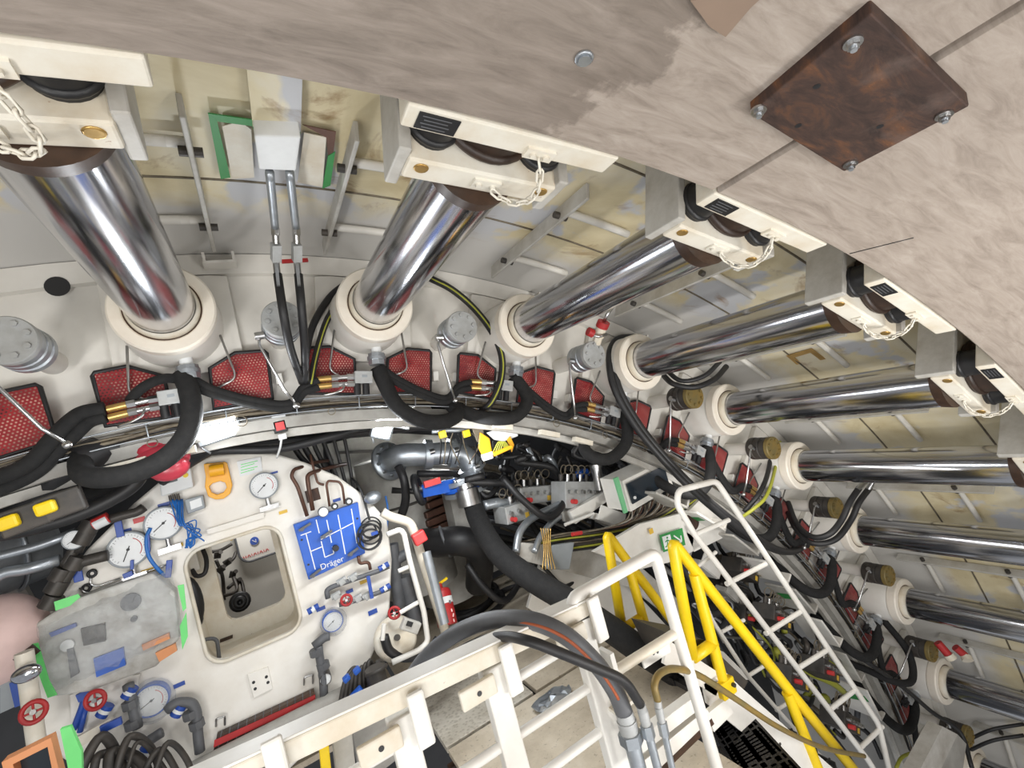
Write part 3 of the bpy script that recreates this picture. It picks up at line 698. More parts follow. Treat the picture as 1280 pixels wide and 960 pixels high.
# ------- flood lamps under the rim
def flood(px, Y, w, h, tilt, lab, en):
    c = at(*px, Y); t = thing('flood_lamp', lab, 'lamp', tuple(c))
    rot = Matrix.Rotation(tilt, 3, 'Y') @ Matrix.Rotation(math.radians(14), 3, 'X')
    m = MB(); m.box(c + rot @ V((0, .035, 0)), (w + .03, .06, h + .03), rot); m.build('housing', M['galv'], t, bevel=.01)
    m = MB(); m.prism([c + rot @ V(p) for p in ((-w / 2, 0, h / 2), (w / 2, 0, h / 2), (w / 2 * .92, 0, -h * .2), (w * .36, 0, -h / 2), (-w * .36, 0, -h / 2), (-w / 2 * .92, 0, -h * .2))], rot @ V((0, -.012, 0))); m.build('lens', M['lamp'], t, label='glowing white lens')
    m = MB(); m.tube([c + rot @ V((-w * .45, .03, 0)), c + rot @ V((-w * .5, .02, -h * .7)), c + rot @ V((-w * .35, .0, -h * 1.1))], .006, 6); m.build('bracket', M['galv'], t)
    l = bpy.data.lights.new('flood', 'AREA'); l.shape = 'RECTANGLE'; l.size = w; l.size_y = h; l.energy = en; l.color = (.93, .97, 1)
    lo = bpy.data.objects.new('flood_lamp_light', l); col.objects.link(lo); lo.location = c + rot @ V((0, -.05, -.01))
    lo.rotation_euler = (rot @ V((0, -1, 0))).to_track_quat('-Z', 'Y').to_euler()
flood((272, 538), 2.93, .19, .095, -.1, 'glowing LED flood lamp under the rim above the white lock', 8)
flood((492, 522), 3.10, .22, .10, .45, 'glowing LED flood lamp tilted beside the thick black hose', 8)
flood((478, 540), 3.02, .10, .07, .45, 'small glowing lamp clamped below the tilted LED flood lamp', 2)
# small red faced switch, yellow beacons, red film bundle
sw = thing('switch_box', 'small black switch box with red face hung in clear film under the rim', 'switch', tuple(at(350, 545, 2.95)))
m = MB(); c = at(350, 533, 2.95); m.box(c, (.07, .04, .07)); m.build('case', M['black'], sw, bevel=.006)
m = MB(); m.box(c - V((0, .0225, 0)), (.045, .004, .045)); m.build('face', M['redlight'], sw)
m = MB(); m.box(at(348, 520, 2.96), (.07, .03, .05)); m.build('terminal', M['whiteplastic'], sw)
m = MB(); m.box(at(353, 546, 2.96), (.04, .03, .03)); m.build('terminal', M['whiteplastic'], sw)
hose('black lead hanging from the small switch box', [(352, 548, 2.96), (350, 560, 3.0), (346, 572, 3.1)], .006, 'whiteplastic', name='lead', cat='cable')
for px, lab in (((57, 635), 'yellow square lamp cover on the dark bracket at the crown side hoses'), ((10, 653), 'dirty yellow lamp cover partly behind the crown side hoses')):
    t = thing('yellow_cover', lab, 'cover', tuple(at(*px, 2.78))); c = at(*px, 2.78); rt = Matrix.Rotation(-.12, 3, 'Y')
    m = MB(); m.box(c + V((.04, .04, 0)), (.16, .05, .11), rt); m.build('bracket', M['dark'], t, bevel=.008)
    m = MB(); m.box(c, (.072, .04, .056), rt); m.build('cover', M['yellow'], t, bevel=.012)
m = MB(); m.sphere(at(203, 575, 2.95), .11, 16, 10, (1.1, .6, .75)); m.sphere(at(212, 585, 2.92), .08, 12, 8, (1.1, .6, .8)); m.sphere(at(190, 562, 2.95), .06, 12, 8, (1.2, .6, .7))
tag(m.build('red_film_bundle', M['redfilm'], None), 'red bundle wrapped in film behind the thick crown hose', 'bundle')
# black hoses at the crown side, below the rim
for lab, pts, r, mt in (
    ('sleeved black hose from the crown valve block running off at the edge', [(131, 511, 2.845), (104, 516, 2.84), (86, 528, 2.84), (66, 548, 2.84), (38, 578, 2.85), (0, 596, 2.86), (-60, 612, 2.9)], .034, 'sleeve'),
    ('second sleeved black hose from the crown valve block', [(132, 521, 2.845), (112, 527, 2.85), (96, 541, 2.86), (76, 560, 2.88), (46, 590, 2.9), (0, 612, 2.9), (-60, 630, 2.9)], .03, 'sleeve'),
    ('black hose sagging from the rim hook past the yellow cover', [(98, 575, 3.0), (80, 590, 3.0), (55, 615, 3.05), (20, 640, 3.1), (-40, 660, 3.1)], .05, 'rubber'),
    ('dark hose running in a long bow above the white lock', [(-30, 672, 3.15), (40, 660, 3.15), (100, 642, 3.15), (150, 618, 3.15), (172, 600, 3.15), (180, 582, 3.2)], .036, 'rubber'),
    ('black hose behind the yellow cover under the thick crown hose', [(-30, 640, 3.3), (60, 625, 3.3), (120, 612, 3.3), (165, 590, 3.3), (200, 565, 3.3)], .04, 'sleeve'),
    ('black hose sweeping from the lamp down behind the lock top', [(300, 548, 3.2), (265, 560, 3.2), (238, 575, 3.25), (200, 600, 3.3)], .04, 'rubber')):
    hose(lab, pts, r, mt, name='black_hose')
m = MB(); m.cyl(at(100, 578, 2.94), at(128, 562, 2.98), .085, .075, n=16); m.cyl(at(128, 562, 2.98), at(148, 560, 3.0), .05, n=14); tag(m.build('hose_socket', M['rubber']), 'black rubber hose socket hooked under the rim beside the thick crown hose', 'fitting')
# arched hoses in the shadow above the lock
for k in range(9):
    y0 = 556 - k * 1.5 + R_.uniform(-3, 3); Yb = 3.2 + .14 * k
    hose('black hose arching through the shadow between lock and ring', [(170 + 12 * k, y0 + 26, Yb), (260 + 8 * k, y0 + 6, Yb), (350, y0 - 2 + R_.uniform(-5, 5), Yb), (420, y0 - 10 + R_.uniform(-6, 6), Yb), (470 + 6 * k, y0 - 22 + R_.uniform(-4, 8), Yb + .1), (560, y0 - 24, Yb + .2)], R_.uniform(.022, .04), 'rubber', name='black_hose', group='black hoses between lock and ring')
for k in range(6):
    hose('thin black hose dropping behind the lock beside the galvanised pipe', [(360 + 14 * k, 545, 3.7), (375 + 12 * k, 570, 3.75), (400 + 9 * k, 598 + 4 * k, 3.8), (425 + 8 * k, 640, 3.9)], R_.uniform(.012, .022), 'rubber', name='black_hose', group='thin hoses behind the lock')
# ================================================================== MAN LOCK
YL = 3.5
lx = lambda x, y, d=0: at(x, y, YL - d)
lock = thing('man_lock', 'white steel man lock with open round cornered door and bolted fittings', 'lock', (.2, YL, 3.1))
def rrect(x0, x1, z0, z1, r, y, k=6):
    out = []
    for cx, cz, a0 in ((x1 - r, z1 - r, 0), (x0 + r, z1 - r, 90), (x0 + r, z0 + r, 180), (x1 - r, z0 + r, 270)):
        out += [V((cx + r * math.cos(math.radians(a0 + 90 * j / k)), y, cz + r * math.sin(math.radians(a0 + 90 * j / k)))) for j in range(k + 1)]
    return out
def plate_with_hole(mb, outer, inner, d):
    """both loops counterclockwise in xz with same centre; bridged by matching angles"""
    c = sum(inner, V()) / len(inner); n = 72
    def hit(loop, a):
        dx, dz = math.cos(a), math.sin(a); best = 0
        for p, q in zip(loop, loop[1:] + loop[:1]):
            ex, ez = q.x - p.x, q.z - p.z; den = dx * ez - dz * ex
            if abs(den) < 1e-9: continue
            t = ((p.x - c.x) * ez - (p.z - c.z) * ex) / den; s = ((p.x - c.x) * dz - (p.z - c.z) * dx) / den
            if t > 0 and -1e-6 <= s <= 1 + 1e-6: best = max(best, t)
        return V((c.x + dx * best, loop[0].y, c.z + dz * best))
    vs = []
    for i in range(n):
        a = 2 * math.pi * i / n; o_, i_ = hit(outer, a), hit(inner, a)
        vs += [o_, i_, i_ + V((0, d, 0)), o_ + V((0, d, 0))]
    fs = []
    for i in range(n):
        j = (i + 1) % n
        for k in range(4): fs.append((4 * i + k, 4 * j + k, 4 * j + (k + 1) % 4, 4 * i + (k + 1) % 4))
    return mb.add(vs, fs)
OUT = [V((p.x, YL, p.z)) for p in (lx(487, 700), lx(481, 652), lx(456, 624), lx(420, 598), lx(380, 581), lx(345, 571), lx(310, 568), lx(265, 573), lx(222, 588), lx(170, 632), lx(112, 690), lx(76, 742), lx(52, 800), lx(30, 860), lx(60, 930), lx(150, 990), lx(330, 990), lx(420, 900), lx(462, 820), lx(484, 765))]
OPEN = rrect(-.085, .435, 4.09, 4.775, .10, YL)
m = MB(); plate_with_hole(m, OUT, OPEN, .05); fp = m.build('front_plate', M['lock'], lock)
m = MB(); m.tube([p + V((0, -.004, 0)) for p in OPEN], .012, 6, True); m.build('door_seal', M['ivory'], lock)
m = MB(); m.tube([p + V((0, .02, 0)) for p in OUT], .02, 6, True); m.build('plate_rim', M['lock'], lock)
# shell behind the plate, jambs and inner partition
vs = []; fs = []; n = len(OUT)
c = V((.2, 0, 4.25))
m = MB(); m.add([p + V((0, .05, 0)) for p in OUT] + [p + V((0, 1.7, 0)) for p in OUT], [(i, (i + 1) % n, n + (i + 1) % n, n + i) for i in range(n)], True); m.build('shell', M['lock'], lock)
m = MB(); O2 = rrect(-.12, .47, 4.04, 4.80, .09, YL + .05); O3 = rrect(-.12, .40, 4.04, 4.80, .09, YL + .56); n = len(O2)
m.add(O2 + O3, [(i, (i + 1) % n, n + (i + 1) % n, n + i) for i in range(n)], True); m.build('jamb', M['ivory'], lock)
IN2 = rrect(.0, .375, 4.165, 4.79, .07, YL + .5)
m = MB(); plate_with_hole(m, rrect(-.2, .5, 3.95, 4.85, .05, YL + .5), IN2, .05); m.build('inner_partition', M['ivory'], lock)
m = MB(); m.box((.1, 5.12, 4.4), (1.5, .04, 1.3)); m.build('chamber_back', M['wall'], lock)
m = MB(); m.box((.1, 4.65, 3.88), (1.3, 1.1, .03)); m.build('chamber_floor', M['dark'], lock)
idr = MB(); q = rrect(.08, .46, 4.36, 4.86, .09, 5.02); idr.prism(q, (0, .05, 0)); idr = idr.build('inner_door', M['wall'], lock)
m = MB(); m.tube([p + V((0, -.004, 0)) for p in q], .010, 5, True); m.build('rubber_edge', M['greyhose'], idr)
cc = at(318, 676, 5.01); m = MB(); m.cyl(cc, cc - V((0, .006, 0)), .035, n=20); m.build('round_mark', M['bluetag'], idr)
m = MB(); m.bar(cc + V((-.015, -.008, .012)), cc + V((.012, -.008, -.016)), .008, .004, (0, 1, 0)); m.bar(cc + V((.012, -.008, -.016)), cc + V((.012, -.008, .012)), .004, .008, (1, 0, 0)); m.build('mark_arrow', M['whiteplastic'], idr)
def text(s, size, origin, xdir, ydir, mat, parent, name='lettering', ext=.001):
    cu = bpy.data.curves.new(name, 'FONT'); cu.body = s; cu.size = size; cu.extrude = ext; cu.align_x = 'CENTER'; cu.align_y = 'CENTER'
    to = bpy.data.objects.new('txt', cu); col.objects.link(to)
    dg = bpy.context.evaluated_depsgraph_get(); me = bpy.data.meshes.new_from_object(to.evaluated_get(dg))
    bpy.data.objects.remove(to)
    xd, yd = V(xdir).normalized(), V(ydir).normalized(); zd = xd.cross(yd)
    off = V(parent['_loc']) if parent is not None else V((0, 0, 0))
    for v in me.vertices: v.co = V(origin) + xd * v.co.x + yd * v.co.y + zd * v.co.z - off
    me.materials.clear(); me.materials.append(mat)
    o = bpy.data.objects.new(name, me); col.objects.link(o); o.parent = parent; o['_loc'] = tuple(off); return o
for k in range(13):      # faded handwritten line, no longer readable
    c = at(305 + 2.5 * k, 697 - .85 * k, 5.014); m = MB(); m.bar(c - V((.004 * (k % 3 - 1), 0, .010 + .003 * (k % 2))), c + V((.006 * (k % 3 - 1), 0, .010)), .006, .002, (1, 0, 0)); m.build('pen_stroke', M['redlight'], idr)
# valves and hoses glimpsed inside the lock
for k, pts in enumerate(([(262, 690, 4.9), (275, 688, 4.9), (290, 680, 4.9)], [(270, 700, 4.9), (278, 720, 4.9), (280, 750, 4.8)], [(285, 735, 4.7), (300, 725, 4.8), (306, 745, 4.7)], [(268, 715, 4.8), (290, 700, 4.9), (295, 690, 4.95)], [(280, 745, 4.6), (296, 738, 4.6), (292, 722, 4.7)])):
    hose('dark pipe with valves inside the open lock', pts, .014, 'dark', name='lock_pipe', cat='pipe', group='dark pipes inside the lock')
for px in ((272, 694), (276, 712), (291, 718), (284, 703), (296, 728)):
    m = MB(); m.box(at(*px, 4.82), (.05, .04, .05), Matrix.Rotation(px[0], 3, 'Y')); m.cyl(at(*px, 4.80), at(px[0] + 4, px[1] - 4, 4.76), .018, n=8); tag(m.build('pipe_valve', M['dark']), 'small dark valve on the pipes inside the open lock', 'valve', 'valves inside the lock')
m = MB(); c = at(300, 752, 4.5); m.torus(c, (0, -1, .3), .055, .022, 18, 8); m.torus(c - V((0, .02, 0)), (0, -1, .3), .03, .02, 14, 8); m.cyl(c, c + V((0, .2, -.05)), .05, n=14); tag(m.build('lock_blower', M['black']), 'black ribbed blower fan on the floor inside the lock', 'fan')
m = MB(); c = at(289, 673, 4.7); m.cyl(c, c + V((0, .03, 0)), .018, n=12); tag(m.build('lock_light', M['yellow']), 'small yellow button lamp inside the lock', 'lamp')
hose('black hose hooked on the jamb just inside the lock door', [(252, 683, 3.95), (258, 700, 3.9), (256, 716, 3.88), (246, 720, 3.88), (240, 712, 3.9)], .014, 'rubber', name='jamb_hose')
m = MB(); m.sphere(at(241, 750, 3.75), .075, 14, 10, (.75, .7, 2.0)); m.sphere(at(243, 772, 3.75), .06, 12, 8, (.8, .8, 1.2)); tag(m.build('navy_bag', M['black']), 'dark navy bag hanging on the jamb inside the lock door', 'bag')
m = MB(); m.box(at(236, 704, 3.92), (.11, .05, .12)); tag(m.build('jamb_box', M['wall'], bevel=.006), 'pale junction box on the jamb inside the lock door', 'box')
m = MB(); m.ptube([at(251, 815, 3.8), at(252, 800, 3.8), at(271, 797, 3.8), at(275, 830, 3.75)], .012, 8); tag(m.build('sill_pipe', M['greyhose']), 'grey bent pipe standing at the corner of the lock sill', 'pipe')
m = MB(); m.prism([at(275, 799, 4.0), at(291, 793, 4.0), at(291, 797, 4.0), at(275, 803, 4.0)], (0, -.01, 0)); m.build('slot', M['darkbrown'], lock)
# face details: step of the plate, sill plate with four holes, weld lines
m = MB(); m.prism([lx(258, 662, .03), lx(330, 640, .03), lx(330, 647, .03), lx(260, 668, .03)], (0, .03, 0)); m.build('drip_rail', M['lock'], lock)
m = MB(); m.prism([lx(309, 842), lx(335, 833), lx(341, 860), lx(317, 872)], (0, -.012, 0)); hp = m.build('cover_plate', M['lock'], lock, bevel=.003)
for px in ((317, 853), (333, 846), (319, 861), (335, 853)):
    c = lx(*px, .0125); m = MB(); m.cyl(c, c - V((0, .001, 0)), .009, n=10); m.build('hole', M['black'], hp)
# knife edge hinge strip under the door
st = thing('tread_strip', 'dark ribbed strip with a red line across the foot of the lock', 'strip', tuple(lx(330, 895)))
m = MB(); m.prism([lx(272, 915, .01), lx(392, 860, .01), lx(394, 880, .01), lx(267, 937, .01)], (0, -.05, 0)); m.build('strip', M['darkbrown'], st)
m = MB(); m.prism([lx(268, 925, .062), lx(394, 868, .062), lx(394, 876, .062), lx(267, 934, .062)], (0, -.004, 0)); m.build('red_line', M['red'], st)
for k in range(12):
    f = (k + .5) / 12; a = lx(272, 915, .063).lerp(lx(392, 860, .063), f); b = lx(267, 937, .063).lerp(lx(394, 880, .063), f)
    m = MB(); m.bar(a, b, .004, .004); m.build('rib', M['greyhose'], st)
for px in ((275, 905), (385, 853)):
    m = MB(); m.ptube([lx(px[0] - 5, px[1] + 3, .01), lx(px[0] - 5, px[1] - 6, .04), lx(px[0] + 6, px[1] - 10, .04), lx(px[0] + 6, px[1] + 1, .01)], .006, 6, .01); m.build('clasp', M['steel'], st)
m = MB(); m.cyl(lx(240, 965, .1), lx(430, 868, .1), .05, n=12); tag(m.build('sill_pipe', M['greypaint']), 'long grey pipe along the foot of the lock', 'pipe')
# ---- gauges
def gauge(px, r, lab, ring='greyplastic', Y=None, fogged=False, stem=True, rd=.05):
    Y = YL if Y is None else Y
    c = at(*px, Y - rd); t = thing('pressure_gauge', lab, 'gauge', tuple(c))
    m = MB(); m.lathe([(0, rd), (r * .98, rd), (r, rd - .008), (r, -.002), (r * .97, -.006), (r * .9, -.004), (r * .9, .002)], c, (0, 1, 0), 32); shade(m.build('case', M[ring], t), .5)
    m = MB(); m.cyl(c + V((0, .001, 0)), c + V((0, .004, 0)), r * .91, n=32); dial = m.build('dial', M['whiteplastic'], t)
    m = MB()
    for k in range(0, 25):
        a = math.radians(225 - 270 * k / 24); e = V((math.cos(a), 0, math.sin(a))); s = V((math.sin(a), 0, -math.cos(a)))
        l0 = .70 if k % 4 == 0 else .76
        m.hexa(c + e * r * (l0 + .82) / 2, e * r * (.82 - l0) / 2, V((0, .0006, 0)), s * r * .008)
    tk = m.build('tick_marks', M['print'], dial); tk['kind'] = 'stuff'
    a = math.radians(R_.uniform(200, 250)); e = V((math.cos(a), 0, math.sin(a)))
    m = MB(); m.bar(c - e * r * .2 - V((0, .001, 0)), c + e * r * .66 - V((0, .001, 0)), r * .05, .001, (e.z, 0, -e.x)); m.cyl(c, c - V((0, .003, 0)), r * .08, n=10); m.build('needle', M['print'], t)
    if r > .08:
        m = MB(); m.tube([c + V((math.cos(math.radians(b_)), 0, math.sin(math.radians(b_)))) * r * .62 for b_ in range(-40, 61, 10)], r * .02, 4); m.build('red_arc', M['redlight'], dial)
    if stem:
        m = MB(); m.cyl(c + V((0, .02, -r)), c + V((0, .02, -r - .05)), .014, n=8); m.box(c + V((0, .02, -r - .06)), (.11, .03, .03)); m.build('stem_valve', M['steel'], t)
    return t
gauge((330, 607), .083, 'round pressure gauge between the yellow hook and the brown pipes')
gauge((204, 654), .095, 'white pressure gauge beside the coiled blue wires')
gauge((160, 687), .10, 'white pressure gauge above the film wrapped box')
gauge((416, 777), .065, 'blue rimmed gauge in clear film beside the lock door', 'blue', stem=False)
gauge((189, 876), .085, 'blue rimmed gauge at the foot of the film wrapped box', 'blue', stem=False)
gauge((407, 849), .036, 'small dark rimmed gauge on the pipe near the red lined strip', 'dark', stem=False, rd=.1)
gauge((476, 833), .03, 'small dark gauge above the blue valve knobs', 'dark', Y=3.3, stem=False)
for px, r in (((417, 777), .085), ((190, 876), .11)):
    m = MB(); m.sphere(lx(*px, .02), r, 16, 10, (1.0, .75, 1.05)); tag(m.build('film_wrap', M['film']), 'crumpled clear film wrapped around the blue rimmed gauge ' + ('beside the lock door' if r < .1 else 'under the film wrapped box'), 'film')
# ---- blue control board
A, B, C_, D = lx(366, 655), lx(446, 627), lx(455, 690), lx(385, 723)
bb = thing('blue_control_board', 'bright blue control board with white flow lines and valves on the lock', 'panel', tuple(D))
m = MB(); m.prism([A, B, C_, D], (0, -.05, 0)); m.build('board', M['blue'], bb, bevel=.004)
def bp(u, v, d=.051): return A.lerp(B, u).lerp(D.lerp(C_, u), v) - V((0, d, 0))
for i, ((u0, v0), (u1, v1)) in enumerate((((.14, .22), (.14, .88)), ((.33, .05), (.33, .30)), ((.48, .12), (.48, .55)), ((.66, .1), (.66, .85)), ((.88, .08), (.88, .75)), ((.14, .55), (.33, .55)), ((.33, .45), (.33, .75)), ((.33, .75), (.48, .75)), ((.48, .75), (.48, .62)), ((.33, .42), (.88, .35)), ((.06, .22), (.22, .22)))):
    m = MB(); m.bar(bp(u0, v0), bp(u1, v1), .006, .002, (1, 0, 0) if abs(u1 - u0) < .01 else (0, 0, 1)); m.build('flow_line', M['whiteplastic'], bb)
for u, v in ((.10, .12), (.38, .38), (.08, .95), (.74, .88)):
    m = MB(); m.bar(bp(u - .05, v, .075), bp(u + .14, v - .05, .075), .016, .012, (0, 0, 1)); m.cyl(bp(u, v, .05), bp(u, v, .085), .012, n=8); m.build('lever', M['greyhose'], bb)
m = MB(); m.cyl(bp(.52, .66, .05), bp(.52, .66, .09), .02, n=12); m.build('knob', M['black'], bb)
for u, v in ((.06, .3), (.06, .75), (.95, .3), (.95, .6)):
    m = MB(); m.cyl(bp(u, v, .05), bp(u, v, .056), .007, n=8); m.build('screw', M['black'], bb)
for u, r, mt in ((.45, .033, 'whiteplastic'), (.63, .022, 'black'), (.85, .025, 'black')):
    c = bp(u, -.05 if r > .03 else -.08, .055); m = MB(); m.cyl(c, c - V((0, .03, 0)), r, n=18); g = m.build('mini_gauge', M['greyhose' if mt == 'whiteplastic' else 'black'], bb)
    m = MB(); m.cyl(c - V((0, .0305, 0)), c - V((0, .032, 0)), r * (.85 if r > .03 else .5), n=18); m.build('dial', M['whiteplastic'], g)
text('Dräger', .052, bp(.42, .9, .053), (B - A), (A - D), M['whiteplastic'], bb)
# ---- brown pipes above the board
for lab, pts, r in (('brown pipe bending over the lock rim, on the gauge side', [(384, 645, .05), (372, 608, .06), (364, 595, .06), (367, 587, .05), (395, 578, -.1), (415, 575, -.3)], .012),
                    ('brown pipe bending over the lock rim, in the middle', [(391, 638, .06), (385, 605, .07), (384, 594, .06), (392, 590, .04), (410, 585, -.1), (432, 580, -.3)], .014),
                    ('thin brown pipe looping beside the label plate', [(412, 633, .06), (408, 606, .06), (410, 601, .06), (424, 602, .06), (428, 608, .06), (431, 630, .06)], .008),
                    ('thin brown pipe rising over the lock edge', [(388, 568, .02), (393, 590, .03), (397, 604, .04), (405, 606, .05)], .008)):
    m = MB(); m.ptube([lx(*p) for p in pts], r, 8, .03); tag(m.build('brown_pipe', M['brown']), lab, 'pipe')
for px, w_, h_, mt, lab in (((391, 619), .085, .08, 'rustplate', 'rusty brown label plate behind the bent pipes'), ((342, 591), .05, .012, 'bluetag', 'small blue label above the round gauge'), ((421, 625), .05, .02, 'bluetag', 'blue label above the blue control board'), ((443, 630), .05, .015, 'tagyellow', 'yellow label beside the coiled black cable'),
    ((205, 631), .06, .022, 'bluetag', 'blue label under the grey transmitter'), ((174, 650), .055, .028, 'redlight', 'red label beside the upper blue valve handle'), ((157, 664), .055, .022, 'bluetag', 'blue label above the gauge over the film'), ((112, 703), .07, .022, 'tagyellow', 'yellow label under the film side gauge pipe'), ((185, 713), .065, .02, 'tagyellow', 'yellow label beside the blue lever'), ((222, 682), .055, .02, 'tagyellow', 'yellow label left of the lock door'),
    ((224, 856), .055, .022, 'bluetag', 'blue label beside the lower blue rimmed gauge'), ((401, 761), .055, .022, 'bluetag', 'blue label above the gauge in film'), ((466, 765), .06, .03, 'bluetag', 'blue label near the lock edge under the valves'), ((354, 640), .05, .02, 'tagyellow', 'yellow label below the round gauge'), ((455, 727), .055, .022, 'tagyellow', 'yellow label between the valve pipes'), ((437, 739), .045, .022, 'bluetag', 'blue label between the valve pipes')):
    m = MB(); m.box(lx(*px, .004), (w_, .004, h_)); tag(m.build('label_plate', M[mt]), lab, 'label')
for a, b_, w_, lab in (((146, 646), (151, 671), .035, 'blue valve handle upright above the film side gauge'), ((96, 712), (99, 727), .04, 'short blue handle at the lock edge'), ((154, 721), (166, 716), .03, 'blue lever on the thin bent line'), ((165, 700), (165, 712), .016, 'blue strip beside the gauge'), ((212, 700), (210, 722), .03, 'blue valve handle left of the lock door'), ((185, 668), (186, 690), .016, 'blue tube bend under the upper gauge')):
    m = MB(); m.bar(lx(*a, .06), lx(*b_, .06), w_, .012, (1, 0, 0)); m.build('blue_handle', M['bluetag'], lock, label=lab, bevel=.003)
# thin bent line with ball valve on the face
m = MB(); m.ptube([lx(99, 735, .02), lx(108, 742, .02), lx(190, 712, .02), lx(215, 704, .02)], .005, 6, .02); tag(m.build('thin_line', M['steel']), 'thin bent steel line along the top of the film', 'pipe')
m = MB(); m.ptube([lx(113, 720, .02), lx(113, 731, .02), lx(122, 733, .02), lx(150, 723, .02)], .005, 6, .02); tag(m.build('thin_line', M['steel']), 'short bent steel line with a dark grommet', 'pipe')
for px in ((115, 717), (108, 735)):
    m = MB(); m.torus(lx(*px, .01), (0, 1, 0), .017, .008, 14, 6); tag(m.build('grommet', M['black']), 'dark rubber grommet on the lock face', 'grommet', 'grommets on the lock face')
# ---- yellow lifting eye
hk = thing('lifting_eye', 'yellow lifting eye with a large oval hole on the lock', 'hook', tuple(lx(272, 620)))
m = MB(); outer = [lx(*p) for p in ((255, 580), (284, 577), (287, 590), (291, 606), (288, 617), (280, 623), (270, 624), (261, 620), (257, 608), (258, 595))]
hole = [lx(*p) for p in ((262, 608), (266, 604), (276, 601), (282, 603), (284, 609), (280, 615), (272, 618), (265, 615))]
plate_with_hole(m, [p - V((0, .04, 0)) for p in outer][::-1], [p - V((0, .04, 0)) for p in hole][::-1], .03); m.build('eye', M['orange'], hk, bevel=.004)
m = MB(); m.cyl(lx(262, 589, .075), lx(280, 586, .075), .036, n=16); m.build('roller', M['orange'], hk)
# ---- instruments
tr = thing('transmitter', 'pale grey pressure transmitter with small display and yellow button', 'instrument', tuple(lx(222, 615)))
m = MB(); m.prism([lx(201, 596, .01), lx(240, 584, .01), lx(244, 608, .01), lx(204, 620, .01)], (0, -.07, 0)); m.build('case', M['whiteplastic'], tr, bevel=.008)
m = MB(); m.prism([lx(207, 597, .081), lx(221, 593, .081), lx(222, 601, .081), lx(208, 605, .081)], (0, -.003, 0)); m.build('display', M['greyhose'], tr)
m = MB(); c = lx(232, 594, .08); m.cyl(c, c - V((0, .006, 0)), .014, n=14); m.build('button', M['yellow'], tr)
for k in range(3): m = MB(); a = lx(212 + 5 * k, 619 - k, .04); m.cyl(a, a - V((0, 0, .05)), .008, n=8); m.build('cable_gland', M['dark'], tr)
bx_ = thing('indicator_box', 'small grey indicator box with a clear lid below the transmitter', 'instrument', tuple(lx(245, 640)))
m = MB(); m.prism([lx(232, 624, .01), lx(255, 618, .01), lx(258, 634, .01), lx(236, 642, .01)], (0, -.06, 0)); m.build('case', M['greyplastic'], bx_, bevel=.006)
m = MB(); m.prism([lx(237, 627, .071), lx(251, 622, .071), lx(253, 632, .071), lx(239, 637, .071)], (0, -.003, 0)); m.build('lid', M['whiteplastic'], bx_)
m = MB(); m.prism([lx(296, 577), lx(326, 571), lx(328, 589), lx(300, 596)], (0, -.012, 0)); pl = tag(m.build('notice_plate', M['whiteplastic']), 'white notice plate with pale green print above the round gauge', 'sign')
for k in range(4): m = MB(); m.bar(lx(301, 581 + 3.5 * k, .013), lx(322 - 4 * (k % 2), 576 + 3.5 * k, .013), .005, .001, (0, 0, 1)); m.build('print_line', M['neon'], pl)
for k in range(9):   # blue wires
    a = lx(212 + 2.0 * k, 624, .04); mid = lx(228 + R_.uniform(-5, 5), 655, .08 + .01 * k); b2 = lx(238 + R_.uniform(-6, 18), 660 + R_.uniform(-10, 16), .1); c2 = lx(236 + R_.uniform(-4, 10), 672 + R_.uniform(-4, 6), .07); e2 = lx(233 + R_.uniform(-4, 6), 685, .05)
    hose('blue signal wire looping below the transmitter', [a, mid, b2, c2, e2], .004, 'bluewire', name='blue_wire', cat='wire', group='blue signal wires on the lock', world=True, n=6)
hose('thick blue tube bending between the two white gauges', [(188, 660, YL - .05), (183, 674, YL - .06), (186, 695, YL - .06), (198, 712, YL - .05), (207, 720, YL - .03)], .01, 'bluewire', name='blue_tube', cat='tube')
# coiled black cable on the board's edge
for k in range(6):
    m = MB(); m.torus(lx(461 + R_.uniform(-3, 4), 665 + 3 * k - 6, .05 + .008 * k), (R_.uniform(-.2, .2), 1, R_.uniform(-.2, .2)), .07 + R_.uniform(-.015, .015), .006, 22, 6)
    tag(m.build('cable_coil', M['rubber']), 'loop of black cable hung beside the blue control board', 'cable', 'coiled cable loops beside the blue board')
hose('black cable running up from the coil to the lock rim', [(462, 650, YL - .06), (455, 625, YL - .03), (448, 607, YL), (440, 598, YL + .1)], .008, 'rubber', name='coil_lead', cat='cable')
# ---- pipework with valves right of the door
for lab, pts, r in (('grey pipe with blue sleeve running to the lock edge, upper one', [(410, 748), (408, 738), (414, 734), (440, 725), (475, 713), (486, 708)], .016), ('grey pipe with red valve running to the lock edge, lower one', [(424, 756), (440, 752), (470, 742), (488, 735)], .016), ('brown elbow pipe under the blue board', [(448, 695), (449, 705), (461, 702), (463, 712)], .011)):
    m = MB(); m.ptube([lx(*p, .06) for p in pts], r, 8, .025); tag(m.build('lock_pipe', M['brown' if 'brown' in lab else 'greyhose']), lab, 'pipe')
for px in ((480, 710), (482, 737), (392, 763)):
    c = lx(*px, .06); m = MB(); m.cyl(c + V((-.035, 0, .004)), c + V((.035, 0, .014)), .02, n=10); o = tag(m.build('blue_sleeve', M['bluetag']), 'blue white banded sleeve on a pipe at the lock edge', 'sleeve', 'banded sleeves on the lock pipes')
    m = MB(); m.cyl(c + V((-.012, 0, .006)), c + V((.01, 0, .011)), .0205, n=10); m.build('band', M['whiteplastic'], o)
